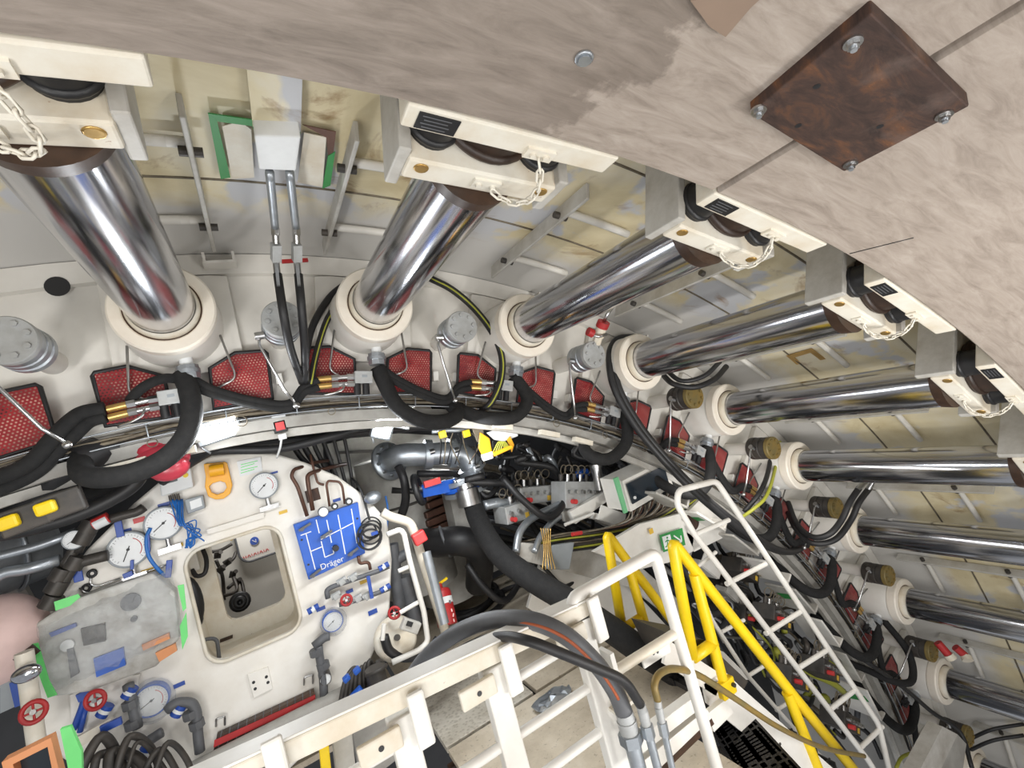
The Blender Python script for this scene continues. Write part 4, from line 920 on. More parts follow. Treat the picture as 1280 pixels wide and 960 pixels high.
for px in ((427, 727), (441, 722), (420, 745), (447, 748), (459, 745), (436, 752)):
    c = lx(*px, .06); m = MB(); m.box(c, (.04, .045, .04), Matrix.Rotation(-.3, 3, 'Y')); m.cyl(c + V((-.03, 0, 0)), c + V((.03, 0, .012)), .02, n=6, smooth=False); tag(m.build('pipe_valve', M['alu'], bevel=.004), 'cast grey valve body on the pipes beside the door', 'valve', 'valve bodies beside the lock door')
def wheel(c, n, R, lab, mat='red'):
    t = thing('handwheel', lab, 'handwheel', tuple(c)); n = V(n).normalized(); x, y, _ = frame(n)
    m = MB(); m.torus(c, n, R, R * .26, 20, 8); m.build('rim', M[mat], t)
    for k in range(4):
        a = k * math.pi / 2; m = MB(); m.cyl(c, c + (x * math.cos(a) + y * math.sin(a)) * R, R * .12, n=6); m.build('spoke', M[mat], t)
    m = MB(); m.cyl(c - n * R * .3, c + n * R * .3, R * .28, n=10); m.build('hub', M['steel'], t)
    return t
wheel(lx(433, 750, .1), (-.1, -1, .1), .032, 'small red handwheel on the lower pipe beside the lock door')
wheel(at(493, 766, 3.3), (-.3, -1, .1), .035, 'red handwheel on the white pipe at the lock edge')
for a, b_, lab in (((460, 720), (465, 748), 'long blue ball valve handle between the pipes'), ((464, 668), (472, 665), 'blue pipe sleeve beside the coiled cable')):
    m = MB(); m.bar(lx(*a, .1), lx(*b_, .1), .022, .012, (1, 0, 0)); m.build('blue_handle', M['bluetag'], lock, label=lab)
# drop pipes with grey elbows at the lock foot
for pts, lab in ((([(392, 808), (405, 797), (412, 795)]), 'grey elbow pipe under the film wrapped gauge'), ([(405, 870), (404, 845), (400, 825), (398, 808)], 'grey drop pipe above the small gauge'), ([(208, 888), (220, 878), (240, 878), (246, 890), (247, 915), (250, 940)], 'grey elbow pipe beside the lower gauge'), ([(172, 910), (168, 890), (163, 870), (160, 855)], 'grey drop pipe with blue sleeve under the film box'), ([(180, 930), (195, 920), (203, 915)], 'short grey elbow under the lower gauge')):
    m = MB(); m.ptube([lx(*p, .08) for p in pts], .026, 10, .05); tag(m.build('drop_pipe', M['greyhose']), lab, 'pipe')
for px in ((395, 815), (404, 832), (238, 893), (246, 905), (166, 905), (163, 880)):
    c = lx(*px, .08); m = MB(); m.cyl(c + V((0, 0, -.02)), c + V((0, 0, .02)), .038, n=8, smooth=False); tag(m.build('pipe_union', M['greyhose']), 'grey hexagonal union on a drop pipe', 'fitting', 'unions on the drop pipes')
for px in ((162, 865), (223, 888), (180, 940), (131, 888)):
    c = lx(*px, .08); m = MB(); m.cyl(c + V((-.02, 0, -.02)), c + V((.02, 0, .02)), .03, n=10); o = tag(m.build('blue_sleeve', M['bluetag']), 'blue white banded sleeve at the lock foot', 'sleeve', 'banded sleeves at the lock foot')
    m = MB(); m.cyl(c + V((-.006, 0, -.006)), c + V((.006, 0, .006)), .0305, n=10); m.build('band', M['whiteplastic'], o)
wheel(lx(119, 875, .15), (-.2, -1, .15), .042, 'red handwheel just under the film wrapped box')
wheel(at(42, 890, 3.1), (.1, -1, .3), .042, 'red handwheel on the white standpipe')
# navy strap bracket and holder plates
m = MB(); m.prism([lx(88, 868, .02), lx(140, 848, .02), lx(175, 842, .02), lx(172, 860, .02), lx(130, 905, .02), lx(92, 920, .02)], (0, -.01, 0)); tag(m.build('bracket_plate', M['lock']), 'white bracket plate under the film wrapped box', 'plate')
m = MB(); m.ptube([lx(92, 912, .06), lx(104, 880, .06), lx(106, 868, .06)], .016, 6); m.ptube([lx(100, 915, .06), lx(108, 880, .06)], .014, 6); m.bar(lx(97, 873, .07), lx(112, 865, .07), .04, .02, (0, 0, 1)); tag(m.build('navy_strap', M['bluetag']), 'navy strap tied under the film wrapped box', 'strap')
m = MB(); m.bar(lx(96, 928, .15), lx(142, 902, .15), .05, .03, (0, 0, 1)); tag(m.build('wood_batten', M['ivory']), 'pale batten lying across the pipes at the lock foot', 'batten')
m = MB(); m.bar(lx(126, 912, .18), lx(152, 900, .18), .035, .02, (0, 0, 1)); m.build('blue_handle', M['bluetag'], lock, label='blue lever lying on the pale batten')
# ---- film wrapped cabinet left of the door
M['cabinetgrime'] = paint('cabinet_grime', srgb(198, 198, 194), srgb(140, 132, 120), .45, 7, .5)
fx = thing('film_wrapped_cabinet', 'steel instrument cabinet wrapped in clear film and green tape', 'cabinet', tuple(lx(140, 860)))
m = MB(); m.prism([lx(52, 775, .0), lx(96, 745, .0), lx(195, 712, .0), lx(222, 735, .0), lx(228, 790, .0), lx(200, 825, .0), lx(120, 855, .0), lx(70, 862, .0)], (0, -.10, 0)); m.build('case', M['cabinetgrime'], fx, bevel=.01)
for px, r, mt in (((164, 752), .045, 'greyhose'), ((168, 773), .015, 'greyhose'), ((85, 806), .028, 'whiteplastic')):
    c = lx(*px, .105); m = MB(); m.cyl(c, c - V((0, .015, 0)), r, n=20); m.build('dial', M[mt], fx)
for (a, b2, c2, d2), mt in (((( 102, 785), (132, 778), (133, 800), (106, 806)), 'dark'), (((63, 790), (95, 778), (97, 782), (66, 795)), 'bluetag'), (((118, 822), (155, 808), (158, 830), (122, 845)), 'blue'), (((85, 810), (92, 808), (100, 840), (90, 846)), 'greyhose'), (((178, 805), (212, 790), (213, 797), (180, 812)), 'orangeframe'), (((195, 815), (220, 803), (222, 812), (200, 826)), 'orangeframe')):
    m = MB(); m.prism([lx(*p, .101) for p in (a, b2, c2, d2)], (0, -.02, 0)); m.build('fitting', M[mt], fx)
fm = MB(); n1, n2 = 13, 9; grid = []
cs = [lx(38, 790, .17), lx(212, 712, .13), lx(232, 795, .13), lx(60, 872, .17)]
for j in range(n2 + 1):
    for i in range(n1 + 1):
        p = cs[0].lerp(cs[1], i / n1).lerp(cs[3].lerp(cs[2], i / n1), j / n2)
        e_ = min(i, n1 - i, j, n2 - j)
        grid.append(p + V((0, (.05 if e_ == 0 else 0) + R_.uniform(-.024, .024), R_.uniform(-.012, .012))))
fm.add(grid, [(j * (n1 + 1) + i, j * (n1 + 1) + i + 1, (j + 1) * (n1 + 1) + i + 1, (j + 1) * (n1 + 1) + i) for j in range(n2) for i in range(n1)], True)
fm.build('clear_film', M['film'], fx, label='crumpled clear film')
for q in (((68, 752), (98, 742), (101, 746), (88, 757), (70, 763)), ((40, 805), (48, 803), (62, 850), (72, 868), (60, 872), (48, 840)), ((222, 732), (230, 730), (233, 760), (229, 764)), ((225, 782), (233, 765), (235, 795), (228, 812))):
    m = MB(); m.prism([lx(*p, .185 if q[0][0] < 100 else .145) for p in q], (0, -.006, 0)); m.build('green_tape', M['neon'], fx, label='bright green tape')
# pipes at the lock's crown side edge
for lab, pts, r, mt in (('bent dark pipe with a red banded sleeve over the lock edge', [(180, 634), (172, 640), (150, 645), (122, 655), (105, 670), (96, 690)], .026, 'dark'), ('dark elbow joint pipe at the lock edge', [(135, 694), (118, 698), (92, 705), (80, 725), (68, 745)], .03, 'dark'),
    ('dark vertical pipe between the elbow joints', [(96, 680), (88, 695), (80, 708)], .026, 'dark'), ('pale blue grey pipe running off beside the lock, upper one', [(95, 665), (50, 682), (0, 695), (-40, 705)], .024, 'galv'), ('pale blue grey pipe running off beside the lock, lower one', [(75, 700), (30, 712), (8, 714), (-40, 740)], .03, 'galv')):
    m = MB(); m.ptube([lx(*p, .10) for p in pts], r, 10, .05); tag(m.build('edge_pipe', M[mt]), lab, 'pipe')
for px in ((112, 658), (104, 672), (76, 718), (71, 733), (94, 703), (64, 752)):
    c = lx(*px, .10); m = MB(); m.cyl(c + V((-.02, 0, -.025)), c + V((.02, 0, .025)), .045, n=10); tag(m.build('pipe_union', M['dark']), 'dark threaded union on the lock edge pipes', 'fitting', 'unions on the lock edge pipes')
c = lx(126, 651, .12); m = MB(); m.cyl(c + V((-.035, 0, -.008)), c + V((.035, 0, .008)), .03, n=12); o = tag(m.build('red_sleeve', M['redlight']), 'red white banded sleeve on the bent dark pipe', 'sleeve'); m = MB(); m.cyl(c + V((-.03, -.001, -.012)), c + V((.03, -.001, .002)), .0305, n=12); m.build('band', M['whiteplastic'], o)
gauge((92, 675), .05, 'small pale gauge facing out at the lock edge joint', 'greyplastic', Y=3.42, stem=False)
# crown side tank and pink tank
tk = thing('grey_tank', 'long pale grey tank lying beside the lock under the black hoses', 'tank', tuple(at(0, 760, 3.9)))
m = MB(); a, b2 = at(-160, 740, 3.7), at(50, 672, 4.1); m.cyl(a, b2, .25, n=28); m.build('shell', M['galv'], tk)
m = MB(); m.torus(a.lerp(b2, .75), b2 - a, .262, .012, 28, 6); m.build('seam', M['galv'], tk)
m = MB(); m.box(at(-40, 775, 4.0), (.55, .05, .7), Matrix.Rotation(-.2, 3, 'Y')); tag(m.build('back_plate', M['wall']), 'pale plate behind the pink tank', 'plate')
m = MB(); c = at(2, 800, 3.5); m.sphere(c, .20, 24, 16, (1, 1, 1.12)); m.cyl(c, c + V((-.5, .4, -.15)), .195, n=24); tag(m.build('pink_tank', M['pink']), 'pale pink rounded tank beside the film wrapped cabinet', 'tank')
m = MB(); m.bar(at(22, 828, 3.28), at(45, 810, 3.28), .05, .02, (0, 0, 1)); tag(m.build('tank_bracket', M['darkbrown']), 'dark rusty bracket at the foot of the pink tank', 'bracket')
sp = thing('white_standpipe', 'white standpipe with a chrome cap beside the film wrapped cabinet', 'pipe', tuple(at(47, 930, 3.15)))
m = MB(); m.cyl(at(30, 815, 3.2), at(46, 930, 3.2), .035, n=14); m.build('pipe', M['ivory'], sp)
m = MB(); c = at(33, 842, 3.13); m.sphere(c, .055, 18, 12, (1, .45, .7)); m.build('cap', M['chrome'], sp)
m = MB(); m.prism([at(0, 855, 3.4), at(18, 850, 3.4), at(26, 880, 3.4), at(0, 892, 3.4)], (0, .08, 0)); bx2 = tag(m.build('blue_edged_box', M['greyplastic']), 'pale grey box with blue edge behind the white standpipe', 'box'); m = MB(); m.bar(at(17, 852, 3.39), at(24, 882, 3.39), .03, .01, (1, 0, 0)); m.build('blue_edge', M['bluetag'], bx2)
# orange framed mirror panel at the corner
of = thing('orange_framed_panel', 'orange framed glass panel edged with green tape by the red handwheel', 'panel', tuple(at(60, 955, 2.6)))
q = [at(*p, 2.6) for p in ((10, 944), (70, 914), (88, 985), (28, 1010))]; qi = [at(*p, 2.6) for p in ((24, 946), (66, 925), (78, 985), (36, 1005))]
m = MB()
for i in range(4):
    j = (i + 1) % 4; m.prism([q[i], q[j], qi[j], qi[i]], (0, -.05, 0))
m.build('frame', M['orangeframe'], of); m = MB(); m.prism(qi, (0, .01, 0)); m.build('pane', M['screenglass'], of)
m = MB(); m.prism([at(*p, 2.53) for p in ((75, 912), (88, 908), (102, 940), (103, 985), (90, 985))], (0, .02, 0)); m.build('green_tape', M['neon'], of)
for k in range(7):
    hose('dark cable hanging at the foot of the lock near the orange frame', [(96 + 14 * k + R_.uniform(-6, 6), 1000, 3.25), (104 + 15 * k + R_.uniform(-8, 8), 962 + R_.uniform(-8, 8), 3.2), (118 + 15 * k + R_.uniform(-10, 10), 932 + R_.uniform(-12, 12), 3.25), (150 + 14 * k, 955 + R_.uniform(-15, 10), 3.3), (165 + 14 * k, 1000, 3.3)], R_.uniform(.01, .026), 'dark', name='dark_cable', cat='cable', group='dark cables at the lock foot')
# ================================================================== PLATFORM
ZF = 3.2
fl = bpy.data.objects.new('floor', None); col.objects.link(fl); fl['_loc'] = (0, 0, 0); struct(fl); fl['label'] = 'dusty steel platform of bolted plates'
for x0, x1, y0, y1, mt in ((1.02, 1.66, 3.06, 3.72, 'tread'), (1.69, 2.45, 3.06, 4.15, 'floor'), (1.02, 2.35, 2.20, 3.03, 'floor'), (1.02, 2.05, 1.35, 2.17, 'floor'), (1.0, 2.75, 4.18, 5.25, 'floor'), (-.4, .96, 3.75, 5.25, 'floor'), (1.0, 1.66, 3.75, 4.15, 'floor')):
    m = MB(); m.box(((x0 + x1) / 2, (y0 + y1) / 2, ZF - .02), (x1 - x0, y1 - y0, .04)); m.build('floor_plate', M[mt], fl, bevel=.003)
m = MB(); m.box((1.55, 3.3, ZF - .09), (1.0, 3.7, .06)); m.build('deck_frame', M['dark'], fl)
for y in (3.045, 3.735): m = MB(); m.box((1.7, y, ZF - .2), (1.4, .05, .2)); m.build('joist', M['darkbrown'], fl)
M['stripe'] = plain('faded_orange', srgb(176, 92, 56), .6)
YR = 1.5
rpx = lambda x, y, d=0: at(x, y, YR - d)
rail = thing('guard_railing', 'heavy white steel railing with bolted socket plates along the platform', 'railing', tuple(V((1.2, YR, ZF))))
a, b_ = rpx(150, 1034), rpx(738, 757)
m = MB(); m.bar(a, b_, .06, .05, (0, 0, 1)); m.build('top_beam', M['ivory'], rail, bevel=.006)
m = MB(); m.bar(a + V((0, .012, .034)), b_ + V((0, .012, .034)), .008, .075, (0, 0, 1)); m.build('beam_flange', M['white'], rail, bevel=.002)
for px in ((318, 955), (498, 893), (612, 832), (722, 770)):
    p = rpx(*px); m = MB(); m.box((p.x, YR, (p.z + ZF) / 2), (.075, .05, p.z - ZF)); m.build('post', M['white'], rail, bevel=.006)
    m = MB(); m.box((p.x + .05, YR - .045, p.z - .02), (.05, .02, .16)); m.build('socket_tab', M['white'], rail, bevel=.008)
    m = MB(); m.box((p.x - .07, YR - .045, p.z - .03), (.12, .02, .06)); sp_ = m.build('socket_plate', M['ivory'], rail, bevel=.006)
    m = MB(); m.cyl((p.x - .07, YR - .0555, p.z - .03), (p.x - .07, YR - .0565, p.z - .03), .008, n=10); m.build('hole', M['black'], sp_)
xs = [rpx(318, 955).x, rpx(498, 893).x, rpx(612, 832).x, rpx(722, 770).x]
for z in (rpx(655, 842).z, rpx(668, 905).z, rpx(705, 948).z, rpx(705, 948).z - .16, rpx(705, 948).z - .32):
    for k in (1, 2):
        if k == 1 and z > rpx(668, 905).z + .01: continue
        m = MB(); m.cyl((xs[k], YR, z), (xs[k + 1], YR, z), .016, n=8); m.build('rung', M['white'], rail)
for z in (rpx(450, 960).z, rpx(450, 960).z - .2):
    m = MB(); m.cyl((xs[0], YR, z), (xs[1], YR, z), .016, n=8); m.build('rung', M['white'], rail)
m = MB(); c = V((xs[3] + .06, YR - .03, rpx(745, 890).z)); m.box(c, (.10, .07, .012)); m.cyl(c + V((0, 0, .006)), c + V((0, 0, .03)), .014, n=6); m.build('bolt_lug', M['ivory'], rail)
m = MB(); m.box((xs[3] + .075, YR, (rpx(740, 745).z + ZF) / 2 - .1), (.018, .07, rpx(740, 745).z - ZF - .2)); m.build('post_web', M['white'], rail)
# tubular gate next to the railing
gt = thing('tube_gate', 'white tube gate beside the railing with a punched plate', 'gate', tuple(V((1.7, YR, ZF))))
g = [rpx(772, 1020), rpx(714, 749), rpx(818, 691), rpx(903, 985)]
m = MB(); m.ptube([V((g[1].x, YR, ZF)), g[1], g[2], V((g[2].x + .02, YR, ZF))], .024, 10, .03); m.build('frame', M['white'], gt)
m = MB(); m.cyl(rpx(752, 850), rpx(842, 793), .02, n=10); m.build('mid_rail', M['ivory'], gt)
m = MB(); m.prism([rpx(802, 822, -.01), rpx(836, 800, -.01), rpx(838, 815, -.01), rpx(806, 836, -.01)], (0, .008, 0)); pp = m.build('punched_plate', M['white'], gt)
for k in range(2): m = MB(); c = rpx(817 + 5 * k, 817 - 2 * k, -.009); m.cyl(c, c - V((0, .001, 0)), .006, n=8); m.build('hole', M['black'], pp)
# hoses draped over the railing
for lab, pts, r, mat, fit in (
    ('fat grey hose with orange stripe draped over the white railing', [(505, 862, 2.1), (530, 825, 1.95), (565, 795, 1.8), (610, 776, 1.65), (660, 775, 1.5), (705, 793, 1.42), (742, 826, 1.4), (768, 862, 1.4), (780, 890, 1.4)], .03, 'greyhose', ((783, 900, 1.4), (800, 968, 1.4))),
    ('slim black hose draped over the railing above the fat grey hose', [(545, 835, 2.0), (585, 808, 1.75), (625, 796, 1.5), (660, 801, 1.36), (700, 816, 1.31), (745, 835, 1.3), (780, 852, 1.31), (800, 880, 1.34)], .016, 'rubber', ((803, 888, 1.36), (824, 968, 1.36))),
    ('olive hose arching beside the tube gate toward the stair', [(822, 876, 1.4), (818, 856, 1.4), (826, 841, 1.42), (845, 836, 1.46), (875, 845, 1.52), (920, 874, 1.6), (975, 910, 1.7), (1030, 935, 1.85), (1080, 945, 2.0)], .013, 'olive', ((823, 884, 1.4), (842, 968, 1.4)))):
    t = thing('draped_hose', lab, 'hose', tuple(P3(fit[1])))
    sp2 = spline([P3(p) for p in pts], 8)
    m = MB(); m.tube(sp2, r, 14); m.build('hose', M[mat], t)
    f0, f1 = P3(fit[0]), P3(fit[1]); d = (f1 - f0)
    m = MB(); m.cyl(sp2[-1 if fit[0][1] > pts[-1][1] and r > .0145 else (0 if r < .0145 else -1)], f0, r * 1.02, n=14); m.cyl(f0, f0 + d * .22, r * 1.12, r * 1.05, n=14); m.build('ferrule', M['alu'], t)
    m = MB(); m.cyl(f0 + d * .22, f0 + d * .42, r * 1.35, n=6, smooth=False); m.build('nut', M['galv'], t)
    m = MB(); m.cyl(f0 + d * .42, f1, r * .9, n=14); m.build('steel_end', M['galv'], t)
    if r > .025:
        m = MB(); m.tube([p + ((CAM - p).normalized() + V((0, 0, -.35))).normalized() * r for p in sp2[16:-6]], .0055, 6); m.build('orange_stripe', M['stripe'], t)
# ---- yellow stair handrails (near and far side of the steep stair)
def handrail(Y, lab, k, near):
    t = thing('yellow_handrail', lab, 'handrail', tuple(V((2.3, Y, 3.2))))
    pt = lambda p: at(*p, Y)
    r = .031
    if near:
        apex, leg, cb, p0, p1, diag = (840, 676), (866, 822), (893, 803), (868, 718), (905, 858), [(840, 676), (868, 712), (988, 865), (1075, 972)]
    else:
        apex, leg, cb, p0, p1, diag = (758, 666), (778, 787), (800, 773), (784, 702), (813, 805), [(758, 666), (786, 704), (852, 792), (905, 862)]
    m = MB(); m.ptube([pt(leg), pt(apex), pt(diag[1]), pt(diag[2]), pt(diag[3])], r, 12, .05); m.build('rail', M['yellow'], t)
    m = MB(); m.ptube([pt(leg), pt(cb)], r, 12); m.build('cross_bar', M['yellow'], t)
    m = MB(); m.cyl(pt(p0), pt(p1), r, n=12); m.build('post', M['yellow'], t)
    c = pt(p1); m = MB(); m.box(c, (.11, .07, .09)); m.build('foot', M['yellow'], t, bevel=.008)
    for s in (-1, 1): m = MB(); q = c + V((.03 * s, -.036, .01 * s)); m.cyl(q, q - V((0, .015, 0)), .012, n=6); m.build('bolt', M['dark'], t)
    if near: m = MB(); m.cyl(pt((984, 866)), pt((1028, 975)), r, n=12); m.build('post', M['yellow'], t)
handrail(2.0, 'yellow stair handrail bolted to the white stringer plate', 1, True)
handrail(2.55, 'yellow stair handrail on the far side behind the white tube gate', 1, False)
# ---- stair: stringers, treads
sr = thing('steep_stair', 'steep stair with white stringer plates and dark grating treads', 'stair', tuple(V((2.6, 2.3, 2.0))))
m = MB(); m.prism([at(*p, 2.0) for p in ((880, 855), (905, 838), (925, 858), (1075, 990), (1030, 1000), (885, 880))], (0, .02, 0)); s1 = m.build('stringer', M['white'], sr)
for px in ((916, 868), (942, 903), (931, 915), (975, 930), (963, 943), (985, 955), (912, 856)):
    m = MB(); c = at(*px, 1.999); m.cyl(c, c - V((0, .002, 0)), .009, n=10); m.build('bolt_hole', M['dark'], s1)
m = MB(); m.prism([at(*p, 2.58) for p in ((815, 795), (850, 785), (1040, 985), (1000, 1010))], (0, .02, 0)); m.build('stringer', M['white'], sr)
for k in range(9):
    p = at(880, 865, 2.0).lerp(at(1040, 985, 2.0), (k + .2) / 6); m = MB()
    for j in range(6): m.box((p.x + .03 + .035 * j, 2.29, p.z - .06), (.008, .56, .03))
    for j in range(5): m.box((p.x + .12, 2.05 + .12 * j, p.z - .06), (.2, .008, .028))
    o = m.build('grating_tread', M['grating'], sr); o['kind'] = 'stuff'
m = MB(); m.prism([at(*p, 2.05) for p in ((836, 792), (880, 800), (935, 852), (925, 870), (860, 840))], (0, .3, 0)); m.build('landing_plate', M['dark'], sr)
m = MB(); m.prism([at(*p, 2.0) for p in ((835, 800), (905, 845), (895, 870), (830, 830))], (0, .02, 0)); m.build('kick_plate', M['white'], sr)
# white channel beams at the stair head
for lab, q in (('white channel beam below the olive hose, upper flange', ((770, 945), (872, 868), (878, 884), (778, 962))), ('white channel beam below the olive hose, lower flange', ((785, 968), (884, 886), (890, 898), (800, 985)))):
    m = MB(); m.prism([at(*p, 1.72) for p in q], (0, .05, 0)); tag(m.build('steel_channel', M['white'], bevel=.003), lab, 'beam')
m = MB(); m.prism([at(*p, 1.80) for p in ((780, 980), (888, 895), (893, 905), (800, 995))], (0, .04, 0)); tag(m.build('channel_web', M['darkbrown']), 'dark web between the white channel flanges', 'beam')
m = MB(); m.prism([at(*p, 1.86) for p in ((884, 893), (905, 876), (918, 890), (893, 915))], (0, .03, 0)); tag(m.build('gusset_plate', M['white']), 'white gusset plate at the stair head', 'plate')
gr_ = thing('stair_grating', 'black grating panel under the white stringer plate', 'grating', tuple(at(940, 960, 2.0)))
ga, gb, gc_, gd = atz(890, 908, 3.05), atz(925, 882, 3.05), atz(1010, 975, 3.05), atz(945, 1000, 3.05)
for k in range(26):
    f = k / 25; m = MB(); m.bar(ga.lerp(gd, f), gb.lerp(gc_, f), .007, .03, (0, 0, 1)); m.build('bar', M['grating'], gr_)
for k in range(7):
    f = k / 6; m = MB(); m.bar(ga.lerp(gb, f), gd.lerp(gc_, f), .007, .03, (0, 0, 1)); m.build('bar', M['grating'], gr_)
m = MB(); m.prism([p - V((0, 0, .12)) for p in (ga, gb, gc_, gd)], (0, 0, -.02)); m.build('drip_tray', M['dark'], gr_)
# ---- white ladder frame beyond the stair
YF = 2.35
lf = thing('ladder_frame', 'white tube frame like a ladder standing beyond the yellow handrail', 'ladder', tuple(at(1080, 980, YF)))
fp_ = lambda x, y: at(x, y, YF)
m = MB(); m.ptube([fp_(1005, 990), fp_(1000, 870), ], .001, 4); 
m = MB(); m.ptube([fp_(1120, 1000), fp_(1098, 905), fp_(895, 601), fp_(848, 613), fp_(846, 630), fp_(868, 668), fp_(1085, 950), fp_(1100, 975)], .021, 10, .05); m.build('side_tube', M['white'], lf)
for a, b2 in (((868, 668), (911, 650)), ((908, 730), (957, 705)), ((957, 792), (1000, 765)), ((998, 835), (1033, 813)), ((1036, 888), (1068, 863)), ((1075, 935), (1103, 908))):
    m = MB(); m.cyl(fp_(*a), fp_(*b2), .017, n=8); m.build('rung', M['white'], lf)
lf2 = thing('ladder_frame', 'second thinner white tube frame close behind the yellow handrail', 'ladder', tuple(at(990, 905, 2.45)))
m = MB(); m.ptube([at(*p, 2.45) for p in ((858, 700), (890, 775), (935, 845), (992, 910), (1040, 960))], .015, 8, .03); m.build('side_tube', M['white'], lf2)
for a, b2 in (((902, 790), (930, 775)), ((935, 845), (962, 828)), ((970, 888), (995, 872)), ((862, 716), (895, 690)), ((862, 665), (872, 672))):
    m = MB(); m.cyl(at(*a, 2.45), at(*b2, 2.45), .013, n=8); m.build('rung', M['white'], lf2)
# grey steel column at the corner
gc = thing('steel_column', 'grey steel channel column leaning in at the lower corner', 'column', tuple(at(1160, 985, 2.2)))
m = MB(); m.prism([at(*p, 2.2) for p in ((1178, 908), (1197, 918), (1165, 985), (1138, 985))], (0, .1, 0)); m.build('web', M['beam'], gc)
m = MB(); m.prism([at(*p, 2.28) for p in ((1197, 918), (1208, 930), (1200, 990), (1165, 985))], (0, .1, 0)); m.build('flange', M['greypaint'], gc)

# ================================================================== MACHINERY BEHIND THE RING
def rope(n, **kw): pass
# fat black suction hose
fh = thing('fat_black_hose', 'fat matt black hose dropping from the silver valve across the platform', 'hose', tuple(at(800, 815, 2.1)))
m = MB(); m.tube(spline([P3(p) for p in ((590, 622, 3.75), (598, 650, 3.55), (622, 690, 3.25), (662, 722, 2.95), (712, 752, 2.7), (760, 784, 2.5), (800, 812, 2.4), (850, 845, 2.4))], 8), .08, 18); m.build('hose', M['sleeve'], fh)
m = MB(); m.cyl(at(585, 606, 3.85), at(592, 632, 3.7), .085, n=18); m.build('clamp', M['galv'], fh)
# galvanised pipe with elbow, flanges and blue knife valve
gp = thing('galvanised_pipe', 'galvanised pipe with elbow and clamped flanges beside the lock', 'pipe', tuple(at(520, 590, 4.0)))
pp_ = [P3(p) for p in ((484, 577, 4.25), (492, 573, 4.05), (505, 569, 3.95), (535, 568, 3.92), (565, 566, 3.9), (580, 570, 3.9), (590, 585, 3.9), (594, 610, 3.88))]
m = MB(); m.tube(spline(pp_, 6), .095, 20); m.build('pipe', M['galv'], gp)
m = MB(); m.lathe([(.0, .0), (.17, .0), (.17, .035), (.1, .035)], pp_[0] - V((.0, .03, 0)), (.5, -1, .2), 28); fg = m.build('end_flange', M['galv'], gp)
for k in range(10):
    x, y, d = frame((.5, -1, .2)); c = pp_[0] - V((0, .03, 0)) + (x * math.cos(k * .628) + y * math.sin(k * .628)) * .135 + d * .035
    m = MB(); m.cyl(c, c + d * .025, .014, n=6); m.build('bolt', M['steel'], fg)
for i, s in ((3, 0), (4, 0), (6, 0)):
    d = (pp_[i] - pp_[i - 1]).normalized(); m = MB(); m.cyl(pp_[i] - d * .03, pp_[i] + d * .03, .125, n=22); m.build('clamp_flange', M['galv'], gp)
    m = MB(); m.cyl(pp_[i] + V((-.02, -.12, .02)), pp_[i] + V((.02, -.12, .02)), .025, n=6); m.build('clamp_bolt', M['steel'], gp)
kv = thing('knife_valve', 'blue knife gate valve with black handwheel under the galvanised pipe', 'valve', tuple(at(580, 630, 3.85)))
for dz, mt in ((0, 'galv'), (-.045, 'blue'), (-.09, 'galv')):
    c = at(580, 603, 3.85) + V((0, 0, dz)); m = MB(); m.cyl(c, c + V((0, 0, .038)), .19, n=26); m.build('flange', M[mt], kv)
m = MB(); m.bar(at(568, 606, 3.8), at(527, 614, 3.75), .10, .05, (0, 0, 1)); m.build('bonnet', M['blue'], kv)
m = MB(); m.bar(at(550, 600, 3.70), at(530, 606, 3.70), .05, .03, (0, 0, 1)); m.build('red_pad', M['redlight'], kv)
for k in range(8):
    c = at(580, 603, 3.85) + V((.165 * math.cos(k * .785), .165 * math.sin(k * .785), .04)); m = MB(); m.cyl(c, c + V((0, 0, .02)), .016, n=6); m.build('bolt', M['steel'], kv)
wheel(at(523, 612, 3.72), (1, -.45, .1), .105, 'black handwheel on the stem of the blue knife valve', 'black')
cn = thing('steel_canister', 'bright steel canister on a grey casing under the blue valve', 'canister', tuple(at(585, 660, 3.7)))
m = MB(); m.cyl(at(583, 612, 3.68), at(588, 632, 3.66), .095, n=22); m.cyl(at(581, 606, 3.69), at(583, 612, 3.68), .075, n=18); m.build('can', M['steel'], cn)
m = MB(); m.prism([at(*p, 3.95) for p in ((560, 612), (598, 608), (602, 662), (572, 668))], (0, .2, 0)); m.build('casing', M['greypaint'], cn)
# grey drums behind
for px, Y, r, lab in (((505, 640), 4.6, .34, 'large pale grey steel drum behind the lock edge'), ((545, 660), 4.9, .3, 'grey drum standing behind the steel canister')):
    c = at(*px, Y); m = MB(); m.cyl(c + V((0, 0, -.7)), c + V((0, 0, .55)), r, n=30); t = tag(m.build('steel_drum', M['greypaint']), lab, 'drum')
    m = MB(); m.torus(c + V((0, 0, .1)), (0, 0, 1), r + .003, .012, 30, 6); m.build('hoop', M['dark'], t)
m = MB(); c = at(487, 590, 3.9); m.sphere(at(466, 622, 3.45), .05, 16, 10, (1.2, 1, .9)); m.build('pipe_cap', M['galv'], lock, label='silver rounded cap')
hose('black hose dropping from the galvanised pipe', [(498, 583, 3.9), (505, 600, 3.85), (507, 625, 3.9), (500, 650, 4.0)], .035, 'rubber', name='black_hose')
hose('thin blue line hanging behind the lock edge', [(482, 620, 4.0), (485, 640, 4.0), (483, 665, 4.0)], .008, 'bluewire', name='blue_wire', cat='wire')
for lab, q, Y in (('pale grey bulkhead panel behind the galvanised pipe', ((405, 556), (470, 540), (560, 545), (575, 640), (500, 690), (430, 640)), 5.2), ('grey bulkhead panel above the lock behind the arching hoses', ((200, 570), (300, 548), (404, 545), (404, 600), (260, 600)), 5.25)):
    m = MB(); m.prism([at(*p, Y) for p in q], (0, .03, 0)); o = tag(m.build('bulkhead_panel', M['greypaint']), lab, 'panel')
